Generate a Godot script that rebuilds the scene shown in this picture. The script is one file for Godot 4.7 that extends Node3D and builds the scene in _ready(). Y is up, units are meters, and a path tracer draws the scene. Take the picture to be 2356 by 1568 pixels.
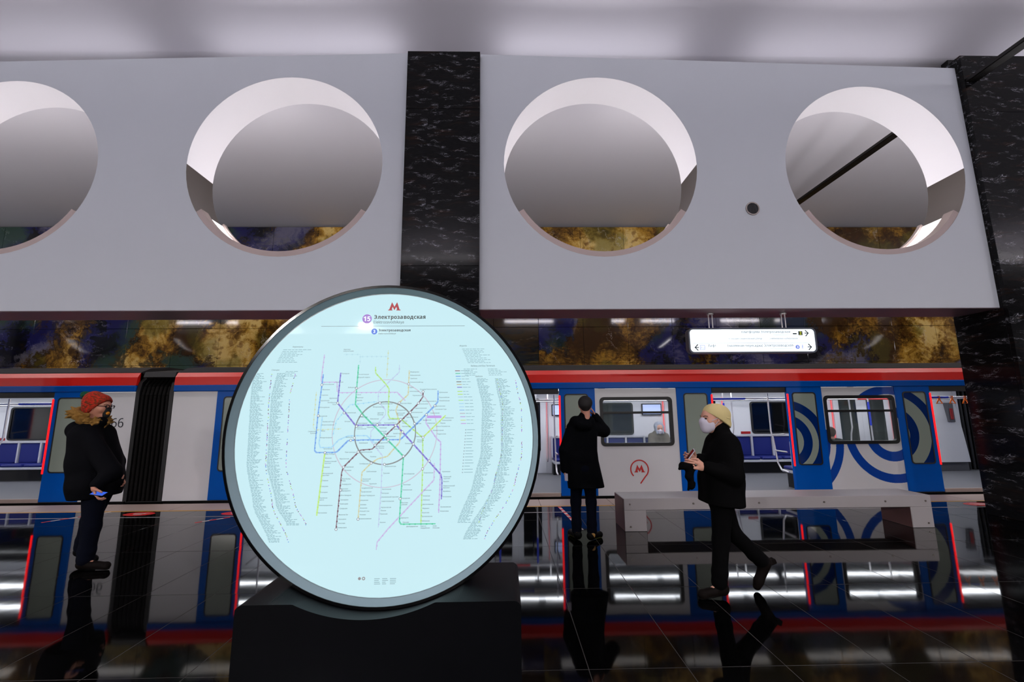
extends Node3D

var M := {}
var taken := {}
var cam: Camera3D
var rng := RandomNumberGenerator.new()
var font_plain: SystemFont
var font_bold: SystemFont

const WALL_Z := -6.15        # front of the pierced wall of the colonnade
const WALL_BACK := -6.75     # its platform side
const SOFFIT := 3.067
const TRAIN_Z := -8.45
const MURAL_Z := -12.0


# ---------------------------------------------------------------- geometry
class Geo:
	var v := PackedVector3Array()
	var n := PackedVector3Array()
	var t := PackedVector2Array()

	func tri(a: Vector3, b: Vector3, c: Vector3, na: Vector3, nb: Vector3, nc: Vector3, ta := Vector2.ZERO, tb := Vector2.ZERO, tc := Vector2.ZERO) -> void:
		if (b - a).cross(c - a).dot(na + nb + nc) > 0.0:
			v.append_array([a, c, b]); n.append_array([na, nc, nb]); t.append_array([ta, tc, tb])
		else:
			v.append_array([a, b, c]); n.append_array([na, nb, nc]); t.append_array([ta, tb, tc])

	func flat(a: Vector3, b: Vector3, c: Vector3, hint: Vector3) -> void:
		var k := (b - a).cross(c - a).normalized()
		if k.dot(hint) < 0.0: k = -k
		tri(a, b, c, k, k, k, plane_uv(a, k), plane_uv(b, k), plane_uv(c, k))

	func plane_uv(p: Vector3, k: Vector3) -> Vector2:
		var q := k.abs()
		if q.x >= q.y and q.x >= q.z: return Vector2(p.z, -p.y)
		if q.y >= q.z: return Vector2(p.x, p.z)
		return Vector2(p.x, -p.y)

	func quad(a: Vector3, b: Vector3, c: Vector3, d: Vector3, hint: Vector3) -> void:
		flat(a, b, c, hint); flat(a, c, d, hint)

	func squad(a: Vector3, b: Vector3, c: Vector3, d: Vector3, na: Vector3, nb: Vector3, nc: Vector3, nd: Vector3) -> void:
		tri(a, b, c, na, nb, nc); tri(a, c, d, na, nc, nd)

	func uvquad(a: Vector3, b: Vector3, c: Vector3, d: Vector3, k: Vector3, ta: Vector2, tb: Vector2, tc: Vector2, td: Vector2) -> void:
		tri(a, b, c, k, k, k, ta, tb, tc); tri(a, c, d, k, k, k, ta, tc, td)

	# a box between two corners with chamfered edges
	func box(lo: Vector3, hi: Vector3, e := 0.0, at := Transform3D()) -> void:
		var c := (lo + hi) / 2.0
		var h := (hi - lo) / 2.0
		if e <= 0.0:
			for ax in 3:
				for s in [-1.0, 1.0]:
					var k := Vector3.ZERO; k[ax] = s
					var u := Vector3.ZERO; u[(ax + 1) % 3] = h[(ax + 1) % 3]
					var w := Vector3.ZERO; w[(ax + 2) % 3] = h[(ax + 2) % 3]
					var o := c + k * h
					quad(at * (o - u - w), at * (o + u - w), at * (o + u + w), at * (o - u + w), at.basis * k)
			return
		var p := func(sx: float, sy: float, sz: float, ax: int) -> Vector3:
			var q := Vector3(sx, sy, sz) * (h - Vector3(e, e, e))
			q[ax] = [sx, sy, sz][ax] * h[ax]
			return at * (c + q)
		for ax in 3:
			var b := (ax + 1) % 3
			var d := (ax + 2) % 3
			for s in [-1.0, 1.0]:
				var q := []
				for o in [[-1.0, -1.0], [1.0, -1.0], [1.0, 1.0], [-1.0, 1.0]]:
					var g := [0.0, 0.0, 0.0]
					g[ax] = s; g[b] = o[0]; g[d] = o[1]
					q.append(p.call(g[0], g[1], g[2], ax))
				var k := Vector3.ZERO; k[ax] = s
				quad(q[0], q[1], q[2], q[3], at.basis * k)
				for s2 in [-1.0, 1.0]:
					var g0 := [0.0, 0.0, 0.0]; var g1 := [0.0, 0.0, 0.0]
					g0[ax] = s; g0[b] = s2; g0[d] = -1.0
					g1[ax] = s; g1[b] = s2; g1[d] = 1.0
					var k2 := Vector3.ZERO; k2[ax] = s; k2[b] = s2
					quad(p.call(g0[0], g0[1], g0[2], ax), p.call(g1[0], g1[1], g1[2], ax), p.call(g1[0], g1[1], g1[2], b), p.call(g0[0], g0[1], g0[2], b), at.basis * k2)
		for sx in [-1.0, 1.0]:
			for sy in [-1.0, 1.0]:
				for sz in [-1.0, 1.0]:
					flat(p.call(sx, sy, sz, 0), p.call(sx, sy, sz, 1), p.call(sx, sy, sz, 2), at.basis * Vector3(sx, sy, sz))

	# a round bar that follows a line of points
	func tube(path: Array, r: float, sides := 8, r_end := -1.0, caps := true) -> void:
		var rings := []
		var norms := []
		var up := Vector3.UP
		for i in path.size():
			var d: Vector3 = (path[mini(i + 1, path.size() - 1)] - path[maxi(i - 1, 0)]).normalized()
			if i == 0 and absf(d.dot(up)) > 0.9: up = Vector3.RIGHT
			var x := up.cross(d).normalized()
			var y := d.cross(x).normalized()
			up = y
			var rr := r if r_end < 0.0 else lerpf(r, r_end, float(i) / (path.size() - 1))
			var ring := []
			var nn := []
			for k in sides:
				var a := TAU * k / sides
				var o := x * cos(a) + y * sin(a)
				ring.append(path[i] + o * rr); nn.append(o)
			rings.append(ring); norms.append(nn)
		for i in path.size() - 1:
			for k in sides:
				var k2 := (k + 1) % sides
				squad(rings[i][k], rings[i][k2], rings[i + 1][k2], rings[i + 1][k], norms[i][k], norms[i][k2], norms[i + 1][k2], norms[i + 1][k])
		if caps:
			for e in [0, path.size() - 1]:
				var d: Vector3 = (path[0] - path[1]) if e == 0 else (path[-1] - path[-2])
				for k in range(1, sides - 1):
					flat(rings[e][0], rings[e][k], rings[e][k + 1], d)

	# a flat outline in x, y made solid between z0 and z1
	func prism(poly: PackedVector2Array, z0: float, z1: float, at := Transform3D(), smooth := false) -> void:
		var idx := Geometry2D.triangulate_polygon(poly)
		for z in [z0, z1]:
			var k := at.basis * Vector3(0, 0, signf(z - (z0 + z1) / 2.0))
			for i in range(0, idx.size(), 3):
				flat(at * V(poly[idx[i]], z), at * V(poly[idx[i + 1]], z), at * V(poly[idx[i + 2]], z), k)
		sides(poly, z0, z1, at, 1.0, smooth)

	func sides(poly: PackedVector2Array, z0: float, z1: float, at := Transform3D(), out := 1.0, smooth := false) -> void:
		var m := poly.size()
		var ccw := 0.0
		for i in m: ccw += poly[i].cross(poly[(i + 1) % m])
		var s := signf(ccw) * out
		for i in m:
			var a := poly[i]
			var b := poly[(i + 1) % m]
			var e := (b - a).normalized()
			var k := Vector3(e.y, -e.x, 0) * s
			var ka := k
			var kb := k
			if smooth:
				var e0 := (a - poly[(i + m - 1) % m]).normalized()
				var e2 := (poly[(i + 2) % m] - b).normalized()
				ka = (k + Vector3(e0.y, -e0.x, 0) * s).normalized()
				kb = (k + Vector3(e2.y, -e2.x, 0) * s).normalized()
			squad(at * V(a, z0), at * V(b, z0), at * V(b, z1), at * V(a, z1), at.basis * ka, at.basis * kb, at.basis * kb, at.basis * ka)

	# the solid between two outlines with the same number of points
	func ring(outer: PackedVector2Array, inner: PackedVector2Array, z0: float, z1: float, at := Transform3D()) -> void:
		var m := outer.size()
		for i in m:
			var j := (i + 1) % m
			for z in [z0, z1]:
				var k := at.basis * Vector3(0, 0, signf(z - (z0 + z1) / 2.0))
				quad(at * V(outer[i], z), at * V(outer[j], z), at * V(inner[j], z), at * V(inner[i], z), k)
		sides(outer, z0, z1, at, 1.0)
		sides(inner, z0, z1, at, -1.0)

	static func V(p: Vector2, z: float) -> Vector3:
		return Vector3(p.x, p.y, z)

	# a band bent along a circle in x, y: radii r0..r1, angles a0..a1, z0..z1
	func arc(c: Vector2, r0: float, r1: float, a0: float, a1: float, z0: float, z1: float, steps := 24) -> void:
		for i in steps:
			var p0 := Vector2.from_angle(lerpf(a0, a1, float(i) / steps))
			var p1 := Vector2.from_angle(lerpf(a0, a1, float(i + 1) / steps))
			for z in [z0, z1]:
				quad(V(c + p0 * r0, z), V(c + p1 * r0, z), V(c + p1 * r1, z), V(c + p0 * r1, z), Vector3(0, 0, signf(z - (z0 + z1) / 2.0)))
			var n0 := V(p0, 0); var n1 := V(p1, 0)
			squad(V(c + p0 * r1, z0), V(c + p1 * r1, z0), V(c + p1 * r1, z1), V(c + p0 * r1, z1), n0, n1, n1, n0)
			squad(V(c + p0 * r0, z0), V(c + p1 * r0, z0), V(c + p1 * r0, z1), V(c + p0 * r0, z1), -n0, -n1, -n1, -n0)
		if absf(a1 - a0) < TAU - 0.01:
			for e in [a0, a1]:
				var p := Vector2.from_angle(e)
				quad(V(c + p * r0, z0), V(c + p * r1, z0), V(c + p * r1, z1), V(c + p * r0, z1), V(Vector2(-p.y, p.x), 0) * signf(e - (a0 + a1) / 2.0))

	# an outline given as (z, y) drawn out along x
	func along_x(prof: Array, x0: float, x1: float) -> void:
		var poly := PackedVector2Array()
		for p in prof: poly.append(Vector2(p[0], p[1]))
		prism(poly, x0, x1, Transform3D(Basis(Vector3(0, 0, 1), Vector3(0, 1, 0), Vector3(1, 0, 0)), Vector3.ZERO))

	func ball(c: Vector3, r: Vector3, seg := 12, rows := 8) -> void:
		for i in rows:
			for j in seg:
				var q := []
				for o in [[i, j], [i, j + 1], [i + 1, j + 1], [i + 1, j]]:
					var th: float = PI * o[0] / rows
					var ph: float = TAU * o[1] / seg
					q.append(Vector3(sin(th) * cos(ph), cos(th), sin(th) * sin(ph)))
				squad(c + q[0] * r, c + q[1] * r, c + q[2] * r, c + q[3] * r, (q[0] / r).normalized(), (q[1] / r).normalized(), (q[2] / r).normalized(), (q[3] / r).normalized())

	func text(s: String, font: Font, cap: float, at: Vector3, align := 0, squeeze := 1.0, coarse := false) -> void:
		var tm := TextMesh.new()
		tm.font = font; tm.font_size = 32; tm.depth = 0.0
		tm.curve_step = 6.0 if coarse else 2.0
		tm.pixel_size = cap / (32.0 * 0.714)
		tm.text = "H"
		var base := tm.get_aabb().position.y
		tm.text = s
		var bb := tm.get_aabb()
		var x := 0.0
		if align == 0: x = -bb.position.x
		elif align == 2: x = -bb.end.x
		else: x = -bb.get_center().x
		if tm.get_surface_count() == 0: return
		var a := tm.surface_get_arrays(0)
		var p: PackedVector3Array = a[Mesh.ARRAY_VERTEX]
		var idx = a[Mesh.ARRAY_INDEX]
		var order: PackedInt32Array = idx if idx != null and idx.size() else PackedInt32Array(range(p.size()))
		var k := Vector3(0, 0, 1)
		for i in range(0, order.size(), 3):
			var q := []
			for j in 3:
				var w := p[order[i + j]]
				q.append(at + Vector3((w.x + x) * squeeze, w.y - base, 0))
			tri(q[0], q[1], q[2], k, k, k)

	func mesh() -> ArrayMesh:
		var a := []
		a.resize(Mesh.ARRAY_MAX)
		a[Mesh.ARRAY_VERTEX] = v; a[Mesh.ARRAY_NORMAL] = n; a[Mesh.ARRAY_TEX_UV] = t
		var m := ArrayMesh.new()
		m.add_surface_from_arrays(Mesh.PRIMITIVE_TRIANGLES, a)
		return m


# ---------------------------------------------------------------- bodies: tapered bones joined smoothly, meshed as surface nets
class Body:
	var prims := []
	var cuts := []               # planes [point, outward direction] past which the shape is cut away

	func bone(a: Vector3, b: Vector3, ra: float, rb: float, k := 0.03, squash := Vector3.ZERO) -> void:
		prims.append([a, b, ra, rb, k, squash])      # squash: direction times (1 - factor) in which the bone is thinner

	func lump(c: Vector3, r: float, k := 0.02, squash := Vector3.ZERO) -> void:
		prims.append([c, c + Vector3(0, 0.0001, 0), r, r, k, squash])

	func mesh(cell: float) -> ArrayMesh:
		var lo := Vector3(1e9, 1e9, 1e9)
		var hi := -lo
		for p in prims:
			var r: float = maxf(p[2], p[3]) + 0.02
			lo = lo.min(p[0] - Vector3(r, r, r)).min(p[1] - Vector3(r, r, r))
			hi = hi.max(p[0] + Vector3(r, r, r)).max(p[1] + Vector3(r, r, r))
		lo -= Vector3(cell, cell, cell) * 2.0
		var nx := int((hi.x - lo.x) / cell) + 4
		var ny := int((hi.y - lo.y) / cell) + 4
		var nz := int((hi.z - lo.z) / cell) + 4
		var f := PackedFloat32Array()
		f.resize(nx * ny * nz)
		f.fill(1.0)
		for p in prims:
			var a: Vector3 = p[0]
			var b: Vector3 = p[1]
			var ra: float = p[2]
			var rb: float = p[3]
			var k: float = p[4]
			var sq: Vector3 = p[5]
			var sl := sq.length()
			var sd := sq.normalized()
			var stretch := 1.0 / (1.0 - sl) - 1.0
			var m := maxf(ra, rb) + k + cell * 2.0
			var p0 := (a.min(b) - Vector3(m, m, m) - lo) / cell
			var p1 := (a.max(b) + Vector3(m, m, m) - lo) / cell
			var ba := b - a
			ba += sd * (sd.dot(ba) * stretch)
			var bb := maxf(ba.length_squared(), 1e-12)
			for iz in range(maxi(int(p0.z), 0), mini(int(p1.z) + 1, nz)):
				for iy in range(maxi(int(p0.y), 0), mini(int(p1.y) + 1, ny)):
					var at := (iz * ny + iy) * nx
					for ix in range(maxi(int(p0.x), 0), mini(int(p1.x) + 1, nx)):
						var q := lo + Vector3(ix, iy, iz) * cell - a
						if sl > 0.0: q += sd * (sd.dot(q) * stretch)
						var h := clampf(q.dot(ba) / bb, 0.0, 1.0)
						var d := (q - ba * h).length() - lerpf(ra, rb, h)
						var g := f[at + ix]
						var w := clampf(0.5 + 0.5 * (g - d) / k, 0.0, 1.0)
						f[at + ix] = lerpf(g, d, w) - k * w * (1.0 - w)
		for cut in cuts:
			var cp: Vector3 = cut[0]
			var cn: Vector3 = (cut[1] as Vector3).normalized()
			for iz in nz:
				for iy in ny:
					var at := (iz * ny + iy) * nx
					var d0 := (lo + Vector3(0, iy, iz) * cell - cp).dot(cn)
					for ix in nx:
						var d := d0 + ix * cell * cn.x
						if d > f[at + ix]: f[at + ix] = d
		var id := PackedInt32Array()
		id.resize(nx * ny * nz)
		id.fill(-1)
		var v := PackedVector3Array()
		var nn := PackedVector3Array()
		var sx := 1
		var sy := nx
		var sz := nx * ny
		var corner := [0, sx, sy, sx + sy, sz, sx + sz, sy + sz, sx + sy + sz]
		var off := [Vector3(0, 0, 0), Vector3(1, 0, 0), Vector3(0, 1, 0), Vector3(1, 1, 0), Vector3(0, 0, 1), Vector3(1, 0, 1), Vector3(0, 1, 1), Vector3(1, 1, 1)]
		var edges := [[0, 1], [2, 3], [4, 5], [6, 7], [0, 2], [1, 3], [4, 6], [5, 7], [0, 4], [1, 5], [2, 6], [3, 7]]
		for iz in nz - 1:
			for iy in ny - 1:
				for ix in nx - 1:
					var o := (iz * ny + iy) * nx + ix
					var c0 := f[o]
					if absf(c0) > cell * 4.0: continue
					var any_in := false
					var any_out := false
					for c in corner:
						if f[o + c] < 0.0: any_in = true
						else: any_out = true
					if not (any_in and any_out): continue
					var s := Vector3.ZERO
					var m := 0
					for e in edges:
						var fa := f[o + corner[e[0]]]
						var fb := f[o + corner[e[1]]]
						if (fa < 0.0) != (fb < 0.0):
							s += (off[e[0]] as Vector3).lerp(off[e[1]], fa / (fa - fb)); m += 1
					id[o] = v.size()
					v.append(lo + (Vector3(ix, iy, iz) + s / m) * cell)
					var gx := f[o + 1] + f[o + 1 + sy] + f[o + 1 + sz] + f[o + 1 + sy + sz] - f[o] - f[o + sy] - f[o + sz] - f[o + sy + sz]
					var gy := f[o + sy] + f[o + sy + 1] + f[o + sy + sz] + f[o + sy + sz + 1] - f[o] - f[o + 1] - f[o + sz] - f[o + sz + 1]
					var gz := f[o + sz] + f[o + sz + 1] + f[o + sz + sy] + f[o + sz + sy + 1] - f[o] - f[o + 1] - f[o + sy] - f[o + sy + 1]
					nn.append(Vector3(gx, gy, gz).normalized())
		var index := PackedInt32Array()
		for iz in range(1, nz - 1):
			for iy in range(1, ny - 1):
				for ix in range(1, nx - 1):
					var o := (iz * ny + iy) * nx + ix
					var inside := f[o] < 0.0
					for e in 3:
						var st: int = [sx, sy, sz][e]
						if (f[o + st] < 0.0) == inside: continue
						var u: int = [sy, sz, sx][e]
						var w: int = [sz, sx, sy][e]
						var a := id[o]
						var b := id[o - u]
						var c := id[o - u - w]
						var d := id[o - w]
						if a < 0 or b < 0 or c < 0 or d < 0: continue
						if inside: index.append_array([a, c, b, a, d, c])
						else: index.append_array([a, b, c, a, c, d])
		for i in range(0, index.size(), 3):
			var a := index[i]
			var b := index[i + 1]
			var c := index[i + 2]
			if (v[b] - v[a]).cross(v[c] - v[a]).dot(nn[a] + nn[b] + nn[c]) > 0.0:
				index[i + 1] = c; index[i + 2] = b
		var arr := []
		arr.resize(Mesh.ARRAY_MAX)
		arr[Mesh.ARRAY_VERTEX] = v; arr[Mesh.ARRAY_NORMAL] = nn; arr[Mesh.ARRAY_INDEX] = index
		var out := ArrayMesh.new()
		out.add_surface_from_arrays(Mesh.PRIMITIVE_TRIANGLES, arr)
		return out


# ---------------------------------------------------------------- naming
func numbered(called: String) -> String:
	var k: int = taken.get(called, 0)
	taken[called] = k + 1
	return called if k == 0 else "%s_%03d" % [called, k]

func thing(called: String, label: String, category: String, at := Vector3.ZERO, group := "") -> Node3D:
	var o := Node3D.new()
	o.name = numbered(called)
	add_child(o)
	o.position = at
	o.set_meta("label", label)
	o.set_meta("category", category)
	if group: o.set_meta("group", group)
	return o

func part(called: String, g, mat: Material, parent: Node) -> MeshInstance3D:
	var o := MeshInstance3D.new()
	var own := {}
	o.name = called
	var k := 0
	while parent.has_node(NodePath(o.name)):
		k += 1
		o.name = "%s_%03d" % [called, k]
	o.mesh = g.mesh() if g is Geo else g
	o.material_override = mat
	parent.add_child(o, true)
	return o

func top(called: String, g, mat: Material, label: String, category: String, group := "") -> MeshInstance3D:
	var o := MeshInstance3D.new()
	o.name = numbered(called)
	o.mesh = g.mesh() if g is Geo else g
	o.material_override = mat
	add_child(o)
	o.set_meta("label", label)
	o.set_meta("category", category)
	if group: o.set_meta("group", group)
	return o

func struct(called: String, g, mat: Material, label: String, category := "") -> MeshInstance3D:
	var o := top(called, g, mat, label, category if category else called.split("_")[0])
	o.set_meta("kind", "structure")
	return o

func area(parent: Node, at: Vector3, toward: Vector3, along: Vector3, size: Vector2, energy: float, color := Color.WHITE) -> void:
	var l := AreaLight3D.new()
	l.name = "glow"
	var z := -toward.normalized()
	var x := (along - z * z.dot(along)).normalized()
	l.transform = Transform3D(Basis(x, z.cross(x), z), at)
	l.area_size = size
	l.light_energy = energy
	l.light_color = color
	l.shadow_enabled = true
	l.set("area_range", 60.0)
	parent.add_child(l, true)

static func rrect(c: Vector2, w: float, h: float, r: float, n := 4) -> PackedVector2Array:
	var out := PackedVector2Array()
	for q in 4:
		var o: Vector2 = [Vector2(1, 1), Vector2(-1, 1), Vector2(-1, -1), Vector2(1, -1)][q]
		for i in n + 1:
			out.append(c + o * Vector2(w / 2.0 - r, h / 2.0 - r) + Vector2.from_angle(PI / 2 * (q + float(i) / n)) * r)
	return out

static func circle(c: Vector2, r: float, n := 48) -> PackedVector2Array:
	var out := PackedVector2Array()
	for i in n: out.append(c + Vector2.from_angle(TAU * i / n) * r)
	return out

func surf(key: String, c: Color, rough := 0.6, metal := 0.0) -> StandardMaterial3D:
	var m := StandardMaterial3D.new()
	m.resource_name = key
	m.albedo_color = c
	m.roughness = rough
	m.metallic = metal
	M[key] = m
	return m

func glow(key: String, c: Color, e: float, base := Color(0.8, 0.8, 0.8)) -> StandardMaterial3D:
	var m := surf(key, base, 0.4)
	m.emission_enabled = true
	m.emission = c
	m.emission_energy_multiplier = e
	return m


# ---------------------------------------------------------------- materials and computed pictures
func picture(w: int, h: int, f: Callable) -> ImageTexture:
	var im := Image.create(w, h, false, Image.FORMAT_RGB8)
	for y in h:
		for x in w:
			im.set_pixel(x, y, f.call(x, y))
	return ImageTexture.create_from_image(im)

func noise(s: int, freq: float, oct := 3, warp := 0.0) -> FastNoiseLite:
	var q := FastNoiseLite.new()
	q.seed = s
	q.noise_type = FastNoiseLite.TYPE_SIMPLEX_SMOOTH
	q.frequency = freq
	q.fractal_octaves = oct
	if warp > 0.0:
		q.domain_warp_enabled = true
		q.domain_warp_amplitude = warp
		q.domain_warp_frequency = freq * 1.3
		q.domain_warp_fractal_octaves = 3
	return q

func materials() -> void:
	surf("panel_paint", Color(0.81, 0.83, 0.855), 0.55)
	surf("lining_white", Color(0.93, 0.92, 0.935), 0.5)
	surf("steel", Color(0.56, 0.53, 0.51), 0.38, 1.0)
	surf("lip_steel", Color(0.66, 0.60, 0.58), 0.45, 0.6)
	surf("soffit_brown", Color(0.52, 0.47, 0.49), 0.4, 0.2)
	surf("ceiling_paint", Color(0.84, 0.83, 0.86), 0.8)
	surf("black_gloss", Color(0.03, 0.03, 0.035), 0.15)
	surf("black_matt", Color(0.045, 0.045, 0.055), 0.5)
	surf("pedestal_black", Color(0.02, 0.023, 0.035), 0.5)
	surf("grout", Color(0.24, 0.23, 0.22), 0.7)
	surf("edge_stone", Color(0.62, 0.55, 0.52), 0.5)
	surf("yellow_line", Color(0.72, 0.52, 0.10), 0.5)
	surf("pale_line", Color(0.50, 0.48, 0.48), 0.5)
	surf("dark_concrete", Color(0.07, 0.07, 0.075), 0.9)
	M.pedestal_black.metallic_specular = 0.22
	surf("train_blue", Color(0.0, 0.32, 0.68), 0.3).metallic_specular = 0.22
	surf("train_white", Color(0.83, 0.83, 0.84), 0.35)
	surf("train_red", Color(0.86, 0.10, 0.06), 0.3)
	surf("roof_grey", Color(0.16, 0.16, 0.17), 0.5)
	surf("rubber", Color(0.055, 0.05, 0.05), 0.55)
	surf("leaf_glass", Color(0.56, 0.60, 0.56), 0.15)
	surf("inside_white", Color(0.86, 0.86, 0.88), 0.45)
	surf("inside_floor", Color(0.42, 0.42, 0.44), 0.5)
	surf("inside_grey", Color(0.35, 0.35, 0.37), 0.5)
	surf("seat_blue", Color(0.015, 0.10, 0.45), 0.6)
	surf("seat_trim", Color(0.78, 0.78, 0.82), 0.4)
	surf("rail_steel", Color(0.86, 0.85, 0.86), 0.35, 0.55)
	surf("rail_blue", Color(0.08, 0.22, 0.85), 0.3)
	surf("rail_red", Color(0.85, 0.08, 0.08), 0.3)
	surf("dark_glass", Color(0.03, 0.035, 0.04), 0.06)
	surf("orange", Color(0.95, 0.45, 0.02), 0.4)
	surf("notice_red", Color(0.62, 0.03, 0.05), 0.5)
	surf("print_dark", Color(0.12, 0.14, 0.18), 0.6)
	surf("logo_red", Color(0.75, 0.10, 0.08), 0.4)
	surf("tape_white", Color(0.75, 0.72, 0.72), 0.5)
	surf("tape_red", Color(0.75, 0.05, 0.06), 0.5)
	surf("skin", Color(0.80, 0.56, 0.46), 0.55)
	surf("skin_pale", Color(0.84, 0.62, 0.53), 0.55)
	surf("coat_navy", Color(0.022, 0.025, 0.042), 0.8)
	surf("coat_black", Color(0.014, 0.014, 0.017), 0.85)
	surf("coat_far", Color(0.017, 0.021, 0.036), 0.8)
	surf("jeans", Color(0.03, 0.042, 0.09), 0.9)
	surf("trousers_black", Color(0.014, 0.014, 0.018), 0.9)
	surf("shoe_brown", Color(0.060, 0.040, 0.034), 0.7)
	surf("shoe_black", Color(0.03, 0.03, 0.03), 0.5)
	surf("shoe_tan", Color(0.72, 0.55, 0.28), 0.6)
	surf("sole_olive", Color(0.30, 0.32, 0.05), 0.6)
	surf("hair_dark", Color(0.07, 0.045, 0.035), 0.7)
	surf("eye_dark", Color(0.06, 0.04, 0.035), 0.3)
	surf("lips", Color(0.62, 0.32, 0.28), 0.5)
	surf("hat_cream", Color(0.86, 0.79, 0.56), 0.9)
	surf("mask_white", Color(0.84, 0.82, 0.88), 0.8)
	surf("mask_black", Color(0.04, 0.04, 0.04), 0.8)
	surf("mask_yellow", Color(0.80, 0.50, 0.05), 0.8)
	surf("hat_green", Color(0.02, 0.30, 0.20), 0.95)
	surf("fur_brown", Color(0.56, 0.41, 0.17), 0.95)
	surf("coat_beige", Color(0.45, 0.42, 0.38), 0.9)
	surf("hood_grey", Color(0.66, 0.68, 0.74), 0.8)
	for k in ["coat_navy", "coat_black", "coat_far", "jeans", "trousers_black", "shoe_black", "shoe_brown", "rubber"]:
		M[k].metallic_specular = 0.2
	glow("led_red", Color(1.0, 0.07, 0.09), 1.25, Color(0.5, 0.05, 0.05))
	glow("led_far", Color(1.0, 0.30, 0.32), 0.6, Color(0.8, 0.4, 0.4))
	glow("lamp_white", Color(0.97, 0.98, 1.0), 3.0)
	glow("trough_white", Color(1.0, 0.98, 0.98), 2.0)
	glow("sign_white", Color(0.93, 0.98, 1.0), 1.0)
	glow("screen_blue", Color(0.52, 0.66, 1.0), 0.75)
	glow("phone_blue", Color(0.25, 0.45, 1.0), 0.7, Color(0.1, 0.1, 0.2))
	glow("map_ink", Color(0.30, 0.45, 0.50), 0.35, Color(0.1, 0.14, 0.16))
	glow("map_ink_dark", Color(0.02, 0.05, 0.06), 0.3, Color(0.02, 0.03, 0.03))
	glow("map_ink_mid", Color(0.28, 0.42, 0.46), 0.35, Color(0.08, 0.1, 0.1))
	glow("sign_ink", Color(0.14, 0.27, 0.42), 0.5, Color(0.1, 0.15, 0.2))
	glow("sign_ink_pale", Color(0.60, 0.72, 0.85), 0.7, Color(0.3, 0.3, 0.3))
	glow("sign_arrow", Color(0.06, 0.12, 0.2), 0.3, Color(0.05, 0.07, 0.1))
	glow("sign_blue", Color(0.45, 0.55, 0.95), 0.7, Color(0.3, 0.3, 0.5))
	glow("sign_yellow", Color(0.8, 0.85, 0.1), 0.8, Color(0.5, 0.5, 0.1))
	glow("map_lilac", Color(0.62, 0.45, 0.82), 0.75, Color(0.3, 0.2, 0.4))
	glow("map_blue", Color(0.22, 0.45, 0.90), 0.75, Color(0.1, 0.2, 0.4))
	glow("map_red", Color(0.72, 0.10, 0.16), 0.6, Color(0.4, 0.05, 0.08))
	glow("map_white", Color(0.85, 0.93, 0.97), 0.85)

	var g := surf("pane", Color(0.8, 0.9, 0.9, 0.06), 0.02)
	g.transparency = BaseMaterial3D.TRANSPARENCY_ALPHA

	# polished black granite: faint mottling in colour and a very slow waviness of the polish
	var nt := NoiseTexture2D.new()
	nt.width = 512; nt.height = 512; nt.seamless = true; nt.as_normal_map = true; nt.bump_strength = 1.2
	nt.noise = noise(4, 0.006, 2)
	for k in 4:
		var c := 0.016 + 0.004 * k
		var f := surf("granite_%d" % k, Color(c, c, c * 1.08), 0.045)
		f.metallic_specular = 0.33
		f.normal_enabled = true
		f.normal_texture = nt
		f.normal_scale = 0.035
		f.uv1_triplanar = true
		f.uv1_world_triplanar = true
		f.uv1_scale = Vector3(0.9, 0.9, 0.9)

	# black marble with pale flecks that run along the bed
	var warp := noise(11, 0.9, 3)
	var bed := noise(12, 1.0, 4)
	var fine := noise(13, 1.0, 3)
	var clump := noise(14, 0.9, 3)
	var rust := noise(15, 1.0, 2)
	var size := 1.3                                  # metres that one picture covers
	var marble := func(px: int, py: int) -> Color:
		var x := px * size / 1024.0
		var y := py * size / 1024.0 + 0.07 * warp.get_noise_2d(px * size / 1024.0 * 1.6, py * size / 1024.0 * 3.0)
		var r := absf(bed.get_noise_2d(x * 1.9 + y * 1.0, y * 19.0))
		var q := absf(fine.get_noise_2d(x * 5.0 + y * 3.0, y * 44.0))
		var c := clampf(clump.get_noise_2d(x * 2.6, y * 8.0) * 2.2 - 0.20, 0.0, 1.0)
		var vein := smoothstep(0.045, 0.0, r) * (0.04 + 1.1 * c) + smoothstep(0.09, 0.0, q) * (c * 1.1 + 0.02)
		var base := 0.066 + 0.02 * bed.get_noise_2d(x * 7.0, y * 30.0)
		var red := clampf(rust.get_noise_2d(x * 1.4, y * 9.0) - 0.25, 0.0, 1.0) * 0.12
		var b := base + clampf(vein, 0.0, 1.0) * 0.62
		return Color(b + red, b + red * 0.35, b * 1.06)
	var mt := picture(1024, 1024, marble)
	var mm := surf("marble", Color.WHITE, 0.11)
	mm.metallic_specular = 0.24
	mm.albedo_texture = mt
	mm.uv1_scale = Vector3(1.0 / size, 1.0 / size, 1)

	# the knitted hat: red with flecks of green and orange along the rows
	var kn := noise(31, 1.0, 2)
	var knit := func(px: int, py: int) -> Color:
		var c := Color(0.78, 0.03, 0.02)
		var q := kn.get_noise_2d(px * 0.03, py * 0.075)
		if q > 0.08: c = Color(0.38, 0.22, 0.06)
		elif q < -0.18: c = Color(0.86, 0.20, 0.03)
		return c.darkened(0.25 if (py / 4) % 2 == 0 else 0.0)
	var hat := surf("hat_red", Color.WHITE, 0.95)
	hat.albedo_texture = picture(256, 256, knit)
	hat.uv1_triplanar = true
	hat.uv1_scale = Vector3(3.2, 3.2, 3.2)

	surf("bench_steel", Color(0.66, 0.64, 0.64), 0.46, 0.22)
	surf("bench_reflection", Color(0.42, 0.29, 0.27), 0.4, 0.2)  # brown mirrored surroundings, painted as a colour for the leg sides
	surf("car_ceiling", Color(0.42, 0.43, 0.46), 0.6)

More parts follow.
